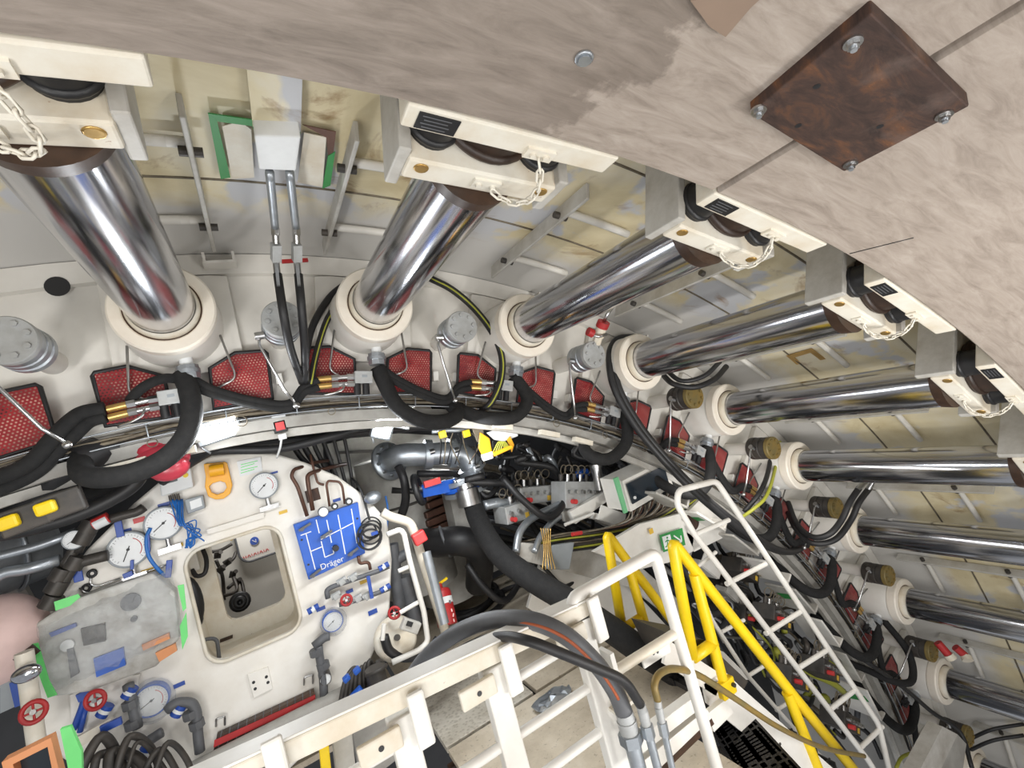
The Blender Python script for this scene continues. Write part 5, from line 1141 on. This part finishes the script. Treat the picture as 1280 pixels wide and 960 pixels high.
for a, b2 in (((440, 612), (560, 600)), ((420, 566), (560, 560))):
    m = MB(); m.bar(at(*a, 5.18), at(*b2, 5.18), .03, .02, (0, 0, 1)); tag(m.build('panel_rail', M['dark']), 'dark rail across the pale bulkhead panel', 'rail', 'rails on the bulkhead panel')
# black rubber elbow and ducts
m = MB(); m.tube(spline([P3(p) for p in ((530, 678, 4.2), (550, 678, 4.0), (575, 676, 3.85), (596, 684, 3.85), (600, 705, 4.0), (598, 730, 4.2))], 7), .12, 18); tag(m.build('rubber_elbow', M['rubber']), 'large black rubber elbow beside the red topped post', 'duct')
m = MB(); m.torus(at(556, 677, 3.95), (1, -.3, .1), .125, .014, 24, 6); tag(m.build('elbow_clamp', M['greyhose']), 'grey clamp ring on the large rubber elbow', 'clamp')
# brown pump block
pb = thing('pump_block', 'brown coated pump block in the shadow behind the handwheel', 'pump', tuple(at(545, 670, 4.4)))
for k in range(5):
    m = MB(); c = at(536, 620 + 11 * k, 4.3); m.box(c + V((.12, .1, 0)), (.38 - .03 * (k % 2), .3, .06), Matrix.Rotation(.15, 3, 'Z')); m.build('fin', M['brown'], pb, bevel=.01)
# white pipes with red hydrant top beside the lock
m = MB(); m.ptube([at(*p, 3.35) for p in ((478, 640), (486, 645), (513, 653), (520, 672), (528, 700), (560, 800))], .032, 10, .04); tag(m.build('white_standpipe', M['ivory']), 'thick white pipe rising beside the lock to the red boxed head', 'pipe')
m = MB(); m.ptube([at(*p, 3.25) for p in ((484, 668), (500, 662), (505, 667), (512, 700), (530, 765), (535, 802), (525, 812), (490, 828))], .018, 10, .03); tag(m.build('white_tube_rail', M['white']), 'thin white bent tube running from the lock down to the platform', 'pipe')
for a, b2 in (((498, 714), (512, 708)), ((500, 766), (524, 752)), ((480, 780), (478, 800))):
    m = MB(); m.cyl(at(*a, 3.27), at(*b2, 3.27), .015, n=8); tag(m.build('white_stub', M['white']), 'short white pipe stub off the bent tube', 'pipe', 'white stubs on the bent tube')
m = MB(); m.box(at(524, 672, 3.28), (.09, .06, .08), Matrix.Rotation(-.2, 3, 'Y')); tag(m.build('red_box_head', M['redlight'], bevel=.01), 'pale red boxed head on the thick white pipe', 'box')
m = MB(); m.cyl(at(533, 690, 3.25), at(556, 780, 3.1), .03, n=12); tag(m.build('clear_sleeve', M['galv']), 'shiny sleeve on the white post beside the extinguisher', 'sleeve')
for a, b2, r in (((490, 680), (500, 760), .045), ((505, 720), (520, 780), .05), ((495, 700), (512, 690), .04), ((484, 705), (500, 715), .035)):
    m = MB(); m.cyl(at(*a, 3.6), at(*b2, 3.6), r, n=12); tag(m.build('grey_pipe', M['greyhose']), 'grey pipe crowded behind the white tubes beside the lock', 'pipe', 'grey pipes behind the white tubes')
# fire extinguisher
fe = thing('fire_extinguisher', 'red fire extinguisher with white label standing on the platform', 'extinguisher', tuple(at(560, 785, 3.45)))
a, b2 = at(550, 735, 3.5), at(560, 782, 3.4); d = (a - b2).normalized(); Lh = (a - b2).length
m = MB(); m.lathe([(0, 0), (.064, 0), (.07, .01), (.07, Lh * .86), (.06, Lh * .95), (.02, Lh), (.02, Lh + .03), (0, Lh + .03)], b2, d, 22); m.build('cylinder', M['red'], fe)
m = MB(); m.lathe([(.0715, Lh * .55), (.0715, Lh * .72)], b2, d, 22); m.build('label_band', M['whiteplastic'], fe)
m = MB(); m.bar(a + d * .03, a + d * .035 + V((.06, -.03, .02)), .02, .015); m.build('lever', M['yellow'], fe)
for k in range(9):
    c = b2 + d * Lh * (.12 + .13 * (k // 3)) + V((-.03 + .03 * (k % 3), -.068, 0)); m = MB(); m.bar(c, c + d * .02 + V((.008 * (k % 2), 0, 0)), .008, .006, (1, 0, 0)); m.build('worn_print', M['pink'], fe)
for k in range(3):
    c = b2 + d * Lh * .6 + V((-.03 + .03 * k, -.0705, 0)); m = MB(); m.bar(c, c + d * .022, .014, .006, (1, 0, 0)); m.build('worn_print', M['greyhose'], fe)
# hose coil and round white cover on the platform
for k, (dx, dy) in enumerate(((0, 0), (6, -6), (14, 4))):
    hose('black hose lying in a loop on the platform behind the extinguisher', [atz(560 + dx, 775 + dy, ZF + .03), atz(590 + dx, 768 + dy, ZF + .03), atz(612 + dx, 752 + dy, ZF + .03), atz(612 + dx, 738 + dy, ZF + .03), atz(590 + dx, 732 + dy, ZF + .03), atz(560 + dx, 742 + dy, ZF + .04)], .03, 'rubber', name='floor_hose', group='hose loops on the platform', world=True)
hose('black hose leading from the floor loops off under the cabinet', [atz(612, 752, ZF + .03), atz(630, 738, ZF + .03), atz(660, 728, ZF + .03)], .025, 'rubber', name='floor_hose', world=True)
rc = thing('round_cover', 'white round cover plate with dark knob beside the lock foot', 'cover', tuple(at(497, 800, 3.4)))
m = MB(); c = at(495, 797, 3.35); m.lathe([(0, -.02), (.12, -.02), (.14, 0), (.14, .04)], c, (-.1, 1, -.5), 28); m.build('cover', M['ivory'], rc)
m = MB(); m.cyl(c + V((0, -.03, .01)), c + V((0, -.06, .02)), .02, n=12); m.build('knob', M['dark'], rc)
m = MB(); m.tube(spline([at(*p, 3.3) for p in ((480, 795), (488, 815), (510, 822), (535, 815), (548, 798))], 5), .03, 8); tag(m.build('rubber_strip', M['rubber']), 'black rubber strip curving under the round white cover', 'strip')
m = MB(); m.box(at(513, 782, 3.2), (.12, .05, .07), Matrix.Rotation(.7, 3, 'Y')); o = tag(m.build('padlock_bracket', M['beam'], bevel=.006), 'grey bracket with black and white stickers beside the round cover', 'bracket'); m = MB(); m.box(at(512, 780, 3.17), (.04, .003, .03), Matrix.Rotation(.7, 3, 'Y')); m.build('sticker', M['print'], o)
# blue knobs at the lock foot
for px, s in (((446, 838), .03), ((433, 848), .03), ((447, 868), .055)):
    m = MB(); m.box(at(*px, 3.2), (s * 1.4, .05, s), Matrix.Rotation(-.4, 3, 'Y')); tag(m.build('blue_valve', M['blue'], bevel=.008), 'bright blue valve knob at the lock foot behind the railing', 'knob', 'blue knobs at the lock foot')
for k in range(7):
    hose('dark hose crowded at the lock foot by the blue knobs', [(425 + 6 * k, 880 - 3 * k, 3.25), (432 + 5 * k, 850 - 4 * k, 3.3), (445 + 6 * k, 835 + 4 * k, 3.35), (462 + 3 * k, 860, 3.3)], .014, 'dark', name='dark_hose', group='dark hoses by the blue knobs')
m = MB(); m.cyl(at(468, 835, 3.2), at(476, 870, 3.2), .06, n=16); m.torus(at(470, 838, 3.2), (0, .3, 1), .062, .012); tag(m.build('filter_bowl', M['dark']), 'dark filter bowl beside the blue knobs', 'filter')
# seat pad beams right of floor loop
m = MB(); m.bar(atz(556, 735, ZF + .15), atz(635, 700, ZF + .15), .1, .06, (0, 0, 1)); tag(m.build('platform_edging', M['beam']), 'grey beam edging the platform behind the hose loops', 'beam')
for lab, q, Y, mt in (('narrow yellow upright seen through the railing at the lock foot', ((399, 936), (411, 930), (417, 990), (405, 995)), 2.3, 'yellow'), ('grey steel upright beside the narrow yellow one', ((416, 928), (440, 914), (448, 990), (423, 995)), 2.4, 'beam'), ('grey plate low behind the railing posts', ((440, 912), (480, 890), (496, 950), (452, 985)), 2.6, 'greypaint')):
    m = MB(); m.prism([at(*p, Y) for p in q], (0, .06, 0)); tag(m.build('steel_upright', M[mt], bevel=.004), lab, 'post')
cw = MB(); c = atz(690, 874, ZF + .03); cw.sphere(c, .09, 14, 9, (1.5, .8, .35)); cw.v = [p + V((R_.uniform(-.018, .018), R_.uniform(-.018, .018), R_.uniform(-.008, .012))) for p in cw.v]; cw.sm = [False] * len(cw.sm)
tag(cw.build('crumpled_wrapper', M['galv']), 'crumpled silver wrapper lying on the dusty platform', 'wrapper')
# ---- yellow torn bag
yb = thing('torn_yellow_bag', 'torn yellow and white bag hanging below the ring with wires inside', 'bag', tuple(at(612, 565, 3.1)))
for q, mt, Y in ((((600, 540), (612, 548), (616, 568), (604, 572), (598, 560)), 'orange', 3.05), (((616, 566), (640, 556), (642, 560), (618, 571)), 'orange', 3.0), (((638, 545), (643, 556), (640, 566), (634, 550)), 'orange', 3.05), (((608, 541), (628, 534), (645, 532), (648, 545), (630, 552), (618, 550)), 'whiteplastic', 3.08), (((601, 569), (616, 564), (617, 573), (604, 577)), 'whiteplastic', 3.03), (((588, 530), (604, 528), (606, 560), (596, 552)), 'wire', 3.12), (((616, 551), (638, 548), (638, 562), (616, 568)), 'black', 3.12)):
    m = MB(); m.prism([at(*p, Y) for p in q], (.01, .03, 0)); m.build('panel', M[mt], yb, bevel=.006)
for k in range(4):
    hose('', [(616 + 3 * k, 566, 3.02), (624 + 2 * k, 552, 3.0), (632 + 2 * k, 562, 3.02)], .005, 'wiregreen', name='wire', n=5, parent=yb) if False else None
    m = MB(); m.tube(spline([at(*p) for p in ((616 + 3 * k, 566, 3.02), (624 + 2 * k, 552, 3.0), (632 + 2 * k, 562, 3.02))], 5), .005, 5); m.build('wire', M['wiregreen'], yb)
for px in ((553, 543), (583, 542)):
    m = MB(); m.box(at(*px, 3.15), (.05, .03, .05)); tag(m.build('yellow_tag', M['yellow'], bevel=.004), 'small square yellow tag on the wires under the ring', 'tag', 'yellow tags under the ring')
m = MB(); m.ptube([at(*p, 3.2) for p in ((540, 540), (560, 538), (575, 538), (598, 530))], .014, 8, .03); tag(m.build('tag_bar', M['galv']), 'thin bar with fittings holding the yellow tags', 'bar')
for k in range(10):
    hose('thin wire hanging below the yellow tags', [(548 + 6 * k, 540 + R_.uniform(-3, 3), 3.25), (552 + 6 * k + R_.uniform(-8, 8), 555, 3.3), (556 + 5 * k + R_.uniform(-8, 8), 580, 3.4)], .005, 'wire' if k % 2 else 'rubber', name='thin_wire', n=5, cat='wire', group='thin wires below the yellow tags')
# ---- hydraulic manifolds
def manifold(c, w, d, h, rz, ry, lab, n=4, mt='alu'):
    t = thing('valve_manifold', lab, 'manifold', tuple(c), 'hydraulic manifolds in the shield')
    rot = Matrix.Rotation(rz, 3, 'Z') @ Matrix.Rotation(ry, 3, 'Y'); q = lambda x, y, z: c + rot @ V((x, y, z))
    m = MB(); m.box(c, (w, d, h), rot); m.build('block', M[mt], t, bevel=.006)
    for k in range(n):
        x = -w / 2 + w * (k + .5) / n
        m = MB(); m.cyl(q(x, 0, h / 2), q(x, 0, h / 2 + .06), .02, n=10); m.build('solenoid', M['steel'] if k % 2 else M['dark'], t)
        m = MB(); m.cyl(q(x, -d / 2, h * .1), q(x, -d / 2 - .035, h * .1), .016, n=8); m.build('plug', M['steel'], t)
        m = MB(); m.torus(q(x + R_.uniform(-.01, .01), -.02, h / 2 + .10), rot @ V((R_.uniform(-.4, .4), 1, .2)), .04, .0045, 16, 5); m.build('wire_loop', M['wire'], t)
    m = MB(); m.box(q(w * .32, -d / 2 - .004, -h * .25), (.035, .006, .04), rot); m.build('yellow_label', M['tagyellow'], t)
    m = MB(); m.cyl(q(-w * .3, -d / 2, -h * .25), q(-w * .3, -d / 2 - .05, -h * .25), .02, n=10); m.build('red_knob', M['redlight'], t)
    return t
manifold(at(718, 618, 3.5), .36, .2, .22, .1, .32, 'grey hydraulic manifold with red knob beside the white cabinet', 5)
manifold(at(664, 618, 3.7), .36, .2, .14, .1, .25, 'grey hydraulic manifold with wire loops under the black hook hose', 5)
manifold(at(640, 640, 3.6), .24, .2, .14, .1, .1, 'small grey manifold beside the fat black hose', 3)
for i, (px, Y) in enumerate((((925, 712), 3.2), ((965, 770), 3.0), ((985, 845), 2.8), ((1025, 835), 2.9), ((1050, 900), 2.8), ((930, 770), 3.3), ((905, 730), 3.5))):
    manifold(at(*px, Y), .34, .2, .13, .2, .75, 'dark hydraulic manifold seen through the white ladder frame', 5, 'dark')
m = MB(); m.cyl(at(745, 585, 3.4), at(750, 612, 3.4), .045, n=14); m.cyl(at(744, 580, 3.4), at(745, 585, 3.4), .055, n=10); tag(m.build('oil_filter', M['steel']), 'bright steel filter head beside the white cabinet', 'filter')
m = MB(); m.prism([at(*p, 3.35) for p in ((712, 640), (762, 612), (766, 622), (720, 655))], (0, .2, 0)); tag(m.build('white_gutter', M['white'], bevel=.004), 'white sheet gutter with red edge under the grey manifold', 'gutter')
m = MB(); m.cyl(at(706, 656, 3.3), at(742, 642, 3.3), .014, n=8); tag(m.build('white_rod', M['white']), 'white rod leaning under the manifold gutter', 'rod')
for lab, pts, r in (('grey bent hydraulic tube rising to the manifold', [(645, 690, 3.3), (650, 665, 3.35), (665, 648, 3.4), (690, 635, 3.45), (712, 625, 3.5)], .03), ('second grey hydraulic tube below the manifold', [(668, 690, 3.25), (675, 672, 3.3), (688, 655, 3.35), (700, 645, 3.4)], .025), ('silver bent tube above the manifold', [(678, 575, 3.8), (685, 572, 3.75), (692, 580, 3.75), (696, 592, 3.8)], .03), ('bright rod among the black hoses', [(660, 560, 3.6), (672, 582, 3.6)], .02), ('silver elbow beside the small manifold', [(605, 632, 3.6), (625, 628, 3.6), (640, 632, 3.65)], .04)):
    hose(lab, pts, r, 'galv', name='hydraulic_tube', cat='tube')
m = MB(); m.box(at(728, 592, 3.6), (.1, .08, .07)); tag(m.build('blue_solenoid', M['blue'], bevel=.01), 'blue solenoid box behind the grey manifold', 'solenoid')
# ---- white operator cabinet
cb = thing('operator_cabinet', 'white operator cabinet with dark window and green film on its side', 'cabinet', tuple(at(805, 640, 3.0)))
q = [at(*p, 3.0) for p in ((778, 601), (832, 575), (842, 608), (789, 640))]; dep = V((-.05, .22, .03))
m = MB(); m.prism(q, dep); m.build('body', M['white'], cb, bevel=.006)
qi = [at(*p, 2.99) for p in ((782, 605), (829, 582), (835, 604), (790, 630))]; m = MB(); m.prism(qi, (0, -.012, 0)); m.build('window', M['screenglass'], cb)
m = MB(); m.prism([at(*p, 2.985) for p in ((768, 598), (773, 596), (785, 640), (781, 642))], (.0, .02, 0)); m.build('green_film', M['filmgreen'], cb)
m = MB(); c = at(793, 622, 2.97); m.cyl(c, c - V((0, .01, 0)), .012, n=12); m.build('lock_button', M['whiteplastic'], cb)
for k in range(26):
    x = 788 + 2.3 * k; col_ = ['wire', 'beam', 'brown', 'wire', 'dark'][k % 5]
    hose('thin wire fanning out below the operator cabinet', [(x, 640 - .52 * (x - 788), 3.05), (x - 4 + R_.uniform(-3, 3), 650 - .45 * (x - 788), 3.08), (x - 18 + R_.uniform(-6, 6), 658 - .35 * (x - 788), 3.1), (x - 50, 664 - .2 * (x - 788), 3.2), (x - 95, 672 - .1 * (x - 788), 3.3)], .006, col_, name='cabinet_wire', n=5, k=4, cat='wire', group='wires below the operator cabinet')
for k in range(8):
    hose('dusty cable running along the beam under the cabinet', [(650, 678 + 3 * k, 3.4), (700, 668 + 3.2 * k, 3.3), (760, 660 + 3 * k, 3.2), (820, 645 + 2.4 * k, 3.1), (870, 612 + 2 * k, 3.05), (905, 590 + 2 * k, 3.1)], .009, ['wire', 'dark', 'wiregreen', 'black'][k % 4], name='strapped_cable', n=6, cat='cable', group='cables along the beam under the cabinet')
# white and grey plates around the exit sign
for lab, q, Y, mt in (('white panel carrying the green exit sign', ((742, 690), (800, 655), (858, 640), (880, 680), (850, 700), (800, 712)), 3.0, 'white'), ('long grey white girder running down behind the yellow handrails', ((650, 678), (780, 690), (860, 760), (855, 785), (790, 735), (650, 700)), 3.3, 'beam'), ('pale grey wall plate behind the far yellow handrail', ((680, 690), (790, 735), (850, 800), (800, 850), (660, 760)), 3.45, 'wall'), ('white plate with round rusty hole beside the ladder frame', ((850, 650), (890, 610), (915, 640), (905, 672), (868, 690)), 3.0, 'white'), ('pale plate low behind the ladder frame', ((860, 800), (905, 815), (940, 850), (910, 850), (860, 820)), 2.8, 'white'), ('grey sheet hanging under the girder', ((690, 682), (718, 678), (712, 712), (686, 712)), 3.2, 'greyplastic')):
    m = MB(); m.prism([at(*p, Y) for p in q], (0, .04, 0)); tag(m.build('machine_plate', M[mt], bevel=.004), lab, 'plate')
m = MB(); c = at(866, 652, 2.99); m.cyl(c, c + V((0, .01, 0)), .075, n=24); tag(m.build('rusty_hole', M['rustplate']), 'rusty round opening in the white plate beside the ladder frame', 'opening')
ex = thing('exit_sign', 'green emergency exit sign with white running figure and arrow', 'sign', tuple(at(840, 685, 2.96)))
q = [at(*p, 2.97) for p in ((824, 669), (852, 660), (856, 681), (829, 690))]
m = MB(); m.prism(q, (0, -.008, 0)); m.build('board', M['green'], ex)
def ep(u, v, d=.0095): return q[0].lerp(q[1], u).lerp(q[3].lerp(q[2], u), v) - V((0, d, 0))
m = MB(); m.prism([ep(.06, .12), ep(.42, .12), ep(.42, .88), ep(.06, .88)], (0, -.001, 0)); m.build('white_field', M['whiteplastic'], ex)
m = MB(); c = ep(.26, .25, .012); m.cyl(c, c - V((0, .001, 0)), .009, n=10)
for a, b2 in (((.24, .36), (.22, .58)), ((.22, .58), (.32, .68)), ((.32, .68), (.29, .82)), ((.22, .58), (.17, .72)), ((.17, .72), (.10, .74)), ((.24, .38), (.34, .48)), ((.24, .38), (.14, .46))):
    m.bar(ep(*a, .012), ep(*b2, .012), .008, .001, (0, 0, 1) if abs(a[0] - b2[0]) > abs(a[1] - b2[1]) else (1, 0, 0))
m.build('running_figure', M['green'], ex)
m = MB()
for a, b2 in (((.55, .25), (.85, .72)), ((.85, .72), (.62, .74)), ((.85, .72), (.86, .38))): m.bar(ep(*a, .011), ep(*b2, .011), .012, .001, (0, 0, 1) if abs(a[0] - b2[0]) > .12 else (1, 0, 0))
m.build('arrow', M['whiteplastic'], ex)
m = MB(); m.box(at(814, 664, 2.97), (.04, .005, .04)); tag(m.build('yellow_tag', M['tagyellow']), 'small yellow tag on the white panel near the exit sign', 'tag')
m = MB(); m.cyl(at(715, 668, 3.2), at(727, 666, 3.2), .016, n=8); tag(m.build('red_grip', M['redlight']), 'red gripped lever on the cable beam', 'lever')
for k in range(5):
    hose('yellow wire dangling from the girder', [(676 + 3 * k, 660, 3.2), (680 + 2 * k, 685, 3.2), (678 + 4 * k, 712, 3.15)], .005, 'brass', name='yellow_wire', n=5, cat='wire', group='yellow wires off the girder')
# ---- dense dark pipework following the shield
for k in range(46):
    r = 4.35 + .9 * (k % 12) / 11; Y = 4.0 + .27 * (k // 12) + .1 * ((k % 12) % 2); t0 = R_.uniform(.28, .75); t1 = t0 + R_.uniform(.3, .75); ph = R_.random() * 6
    m = MB(); m.tube([pol(t0 + (t1 - t0) * j / 16, r + .02 * math.sin(j * .5 + ph), Y + .02 * math.sin(j * .37 + ph)) for j in range(17)], R_.uniform(.012, .032), 7)
    tag(m.build('shield_pipe', M[R_.choice(['rubber', 'rubber', 'dark', 'sleeve', 'greyhose', 'beam', 'wire'])]), 'dark pipe following the curve of the shield behind the manifolds', 'pipe', 'dark pipes along the shield curve')
for k in range(22):
    t0 = R_.uniform(.35, 1.3); r0 = R_.uniform(4.2, 5.2); Y = R_.uniform(3.3, 3.9)
    hose('black hose hanging between the shield pipes', [pol(t0, r0, Y), pol(t0 + .03, r0 - .15, Y - .1), pol(t0 + .08, r0 - .25, Y - .1), pol(t0 + .12, r0 - .12, Y), pol(t0 + .14, r0 + .05, Y + .2)], R_.uniform(.015, .035), 'rubber', name='black_hose', group='hanging hoses among the shield pipes', world=True)
for k in range(9):
    th = .62 + .085 * k; m = MB(); c = pol(th, 4.85 + .05 * (k % 2), 3.35); rot = Matrix.Rotation(th, 3, 'Y')
    m.box(c, (.28, .12, .05), rot); m.box(c + rot @ V((0, -.07, .04)), (.28, .012, .12), rot); tag(m.build('cable_tray', M[['white', 'beam', 'greypaint'][k % 3]], bevel=.004), 'pale angled cable tray section among the shield pipes', 'tray', 'cable tray sections beyond the ladder')
for k in range(8):
    th = .66 + .09 * k; m = MB(); c = pol(th, 5.12, 3.0); rot = Matrix.Rotation(th, 3, 'Y'); m.box(c, (.36, .3, .02), rot); m.box(c + rot @ V((.17, 0, .04)), (.02, .3, .09), rot)
    t = tag(m.build('rim_cover', M['white' if k % 2 else 'beam'], bevel=.004), 'folded white sheet cover under the ring rim beyond the ladder', 'cover', 'sheet covers under the ring rim')
    if k % 3 == 1: m = MB(); m.prism([c + rot @ V(p) for p in ((-.1, -.1, -.012), (-.04, -.12, -.012), (.02, .08, -.012), (-.06, .1, -.012))], (0, 0, -.002)); m.build('green_tape', M['green'], t)
for k in range(60):
    px = R_.uniform(870, 1080); py = 690 + (px - 870) * 1.05 + R_.uniform(-60, 70); Y = R_.uniform(2.9, 3.6); c = at(px, py, Y)
    q = [c, c + V((R_.uniform(-.1, .15), R_.uniform(-.08, .08), R_.uniform(-.12, .05))), c + V((R_.uniform(.0, .3), R_.uniform(-.1, .1), R_.uniform(-.3, -.1))), c + V((R_.uniform(.15, .4), R_.uniform(-.1, .15), R_.uniform(-.5, -.25)))]
    hose('dark hose tangled behind the white ladder frame', q, R_.uniform(.01, .03), R_.choice(['rubber', 'rubber', 'sleeve', 'dark', 'wire', 'wiregreen', 'greyhose', 'steel']), name='tangled_hose', n=6, k=4, group='tangled hoses behind the ladder frame', world=True)
for k in range(34):
    px = R_.uniform(600, 780); py = R_.uniform(548, 610) - (px - 690) * .02; Y = R_.uniform(3.5, 4.2); c = at(px, py, Y)
    q = [c, c + V((R_.uniform(-.15, .15), .05, R_.uniform(-.15, .05))), c + V((R_.uniform(.0, .3), 0, R_.uniform(-.3, -.1))), c + V((R_.uniform(.1, .4), .1, R_.uniform(-.4, .1)))]
    hose('black hose tangled under the ring near the torn bag', q, R_.uniform(.012, .035), R_.choice(['rubber', 'rubber', 'sleeve', 'dark', 'greyhose']), name='tangled_hose', n=6, k=4, group='tangled hoses under the ring', world=True)
# ---- green taped box on the skin
tb = thing('taped_junction_box', 'grey white junction box in a green taped patch on the shield skin', 'box', tuple(atr(346, 215, 6.33)))
Nn = pol(.117, 1, 0); An = pol(.117 + math.pi / 2, 1, 0)
def sk(x, y, r): 
    v = ray(x, y); return CAM + v * ((r - CAM.dot(Nn)) / v.dot(Nn))
m = MB(); m.prism([sk(*p, 6.36) for p in ((308, 84), (378, 97), (376, 165), (316, 158))], Nn * .03); m.build('cover_strip', M['skin'], tb)
m = MB(); m.prism([sk(*p, 6.30) for p in ((318, 170), (376, 172), (370, 214), (324, 212))], Nn * .08); m.build('box', M['whiteplastic'], tb, bevel=.006)
for q in (((260, 142), (316, 150), (316, 158), (272, 152)), ((260, 142), (271, 150), (288, 222), (276, 224)), ((316, 154), (376, 162), (375, 170), (316, 161)), ((410, 195), (419, 190), (413, 232), (403, 236))):
    m = MB(); m.prism([sk(*p, 6.362) for p in q], Nn * .004); m.build('green_tape', M['green'], tb, label='dark green tape')
for q in (((378, 156), (420, 165), (417, 190), (410, 195), (408, 172)),):
    m = MB(); m.prism([sk(*p, 6.364) for p in q], Nn * .003); m.build('brown_edge', M['brown'], tb)
for q in (((278, 158), (300, 152), (314, 162), (318, 222), (290, 224)), ((380, 166), (408, 172), (403, 234), (372, 228))):
    m = MB(); m.prism([sk(*p, 6.366) for p in q], Nn * .003); m.build('bare_patch', M['ivory'], tb)
m = MB(); m.cyl(atr(60, 357, 6.2), atr(60, 357, 6.2) + V((0, .08, 0)), .05, n=14); 
# orange framed patch on the skin between cylinders four and five
Nn = pol(.62, 1, 0)
m = MB(); qq = [sk(*p, 6.37) for p in ((983, 445), (1015, 436), (1050, 462), (1012, 470))]; qi = [sk(*p, 6.37) for p in ((993, 447), (1013, 441), (1038, 460), (1013, 465))]
for i in range(4): m.prism([qq[i], qq[(i + 1) % 4], qi[(i + 1) % 4], qi[i]], Nn * .004)
tag(m.build('orange_outline', M['brass']), 'orange painted outline on the shield skin between the cylinders', 'marking')
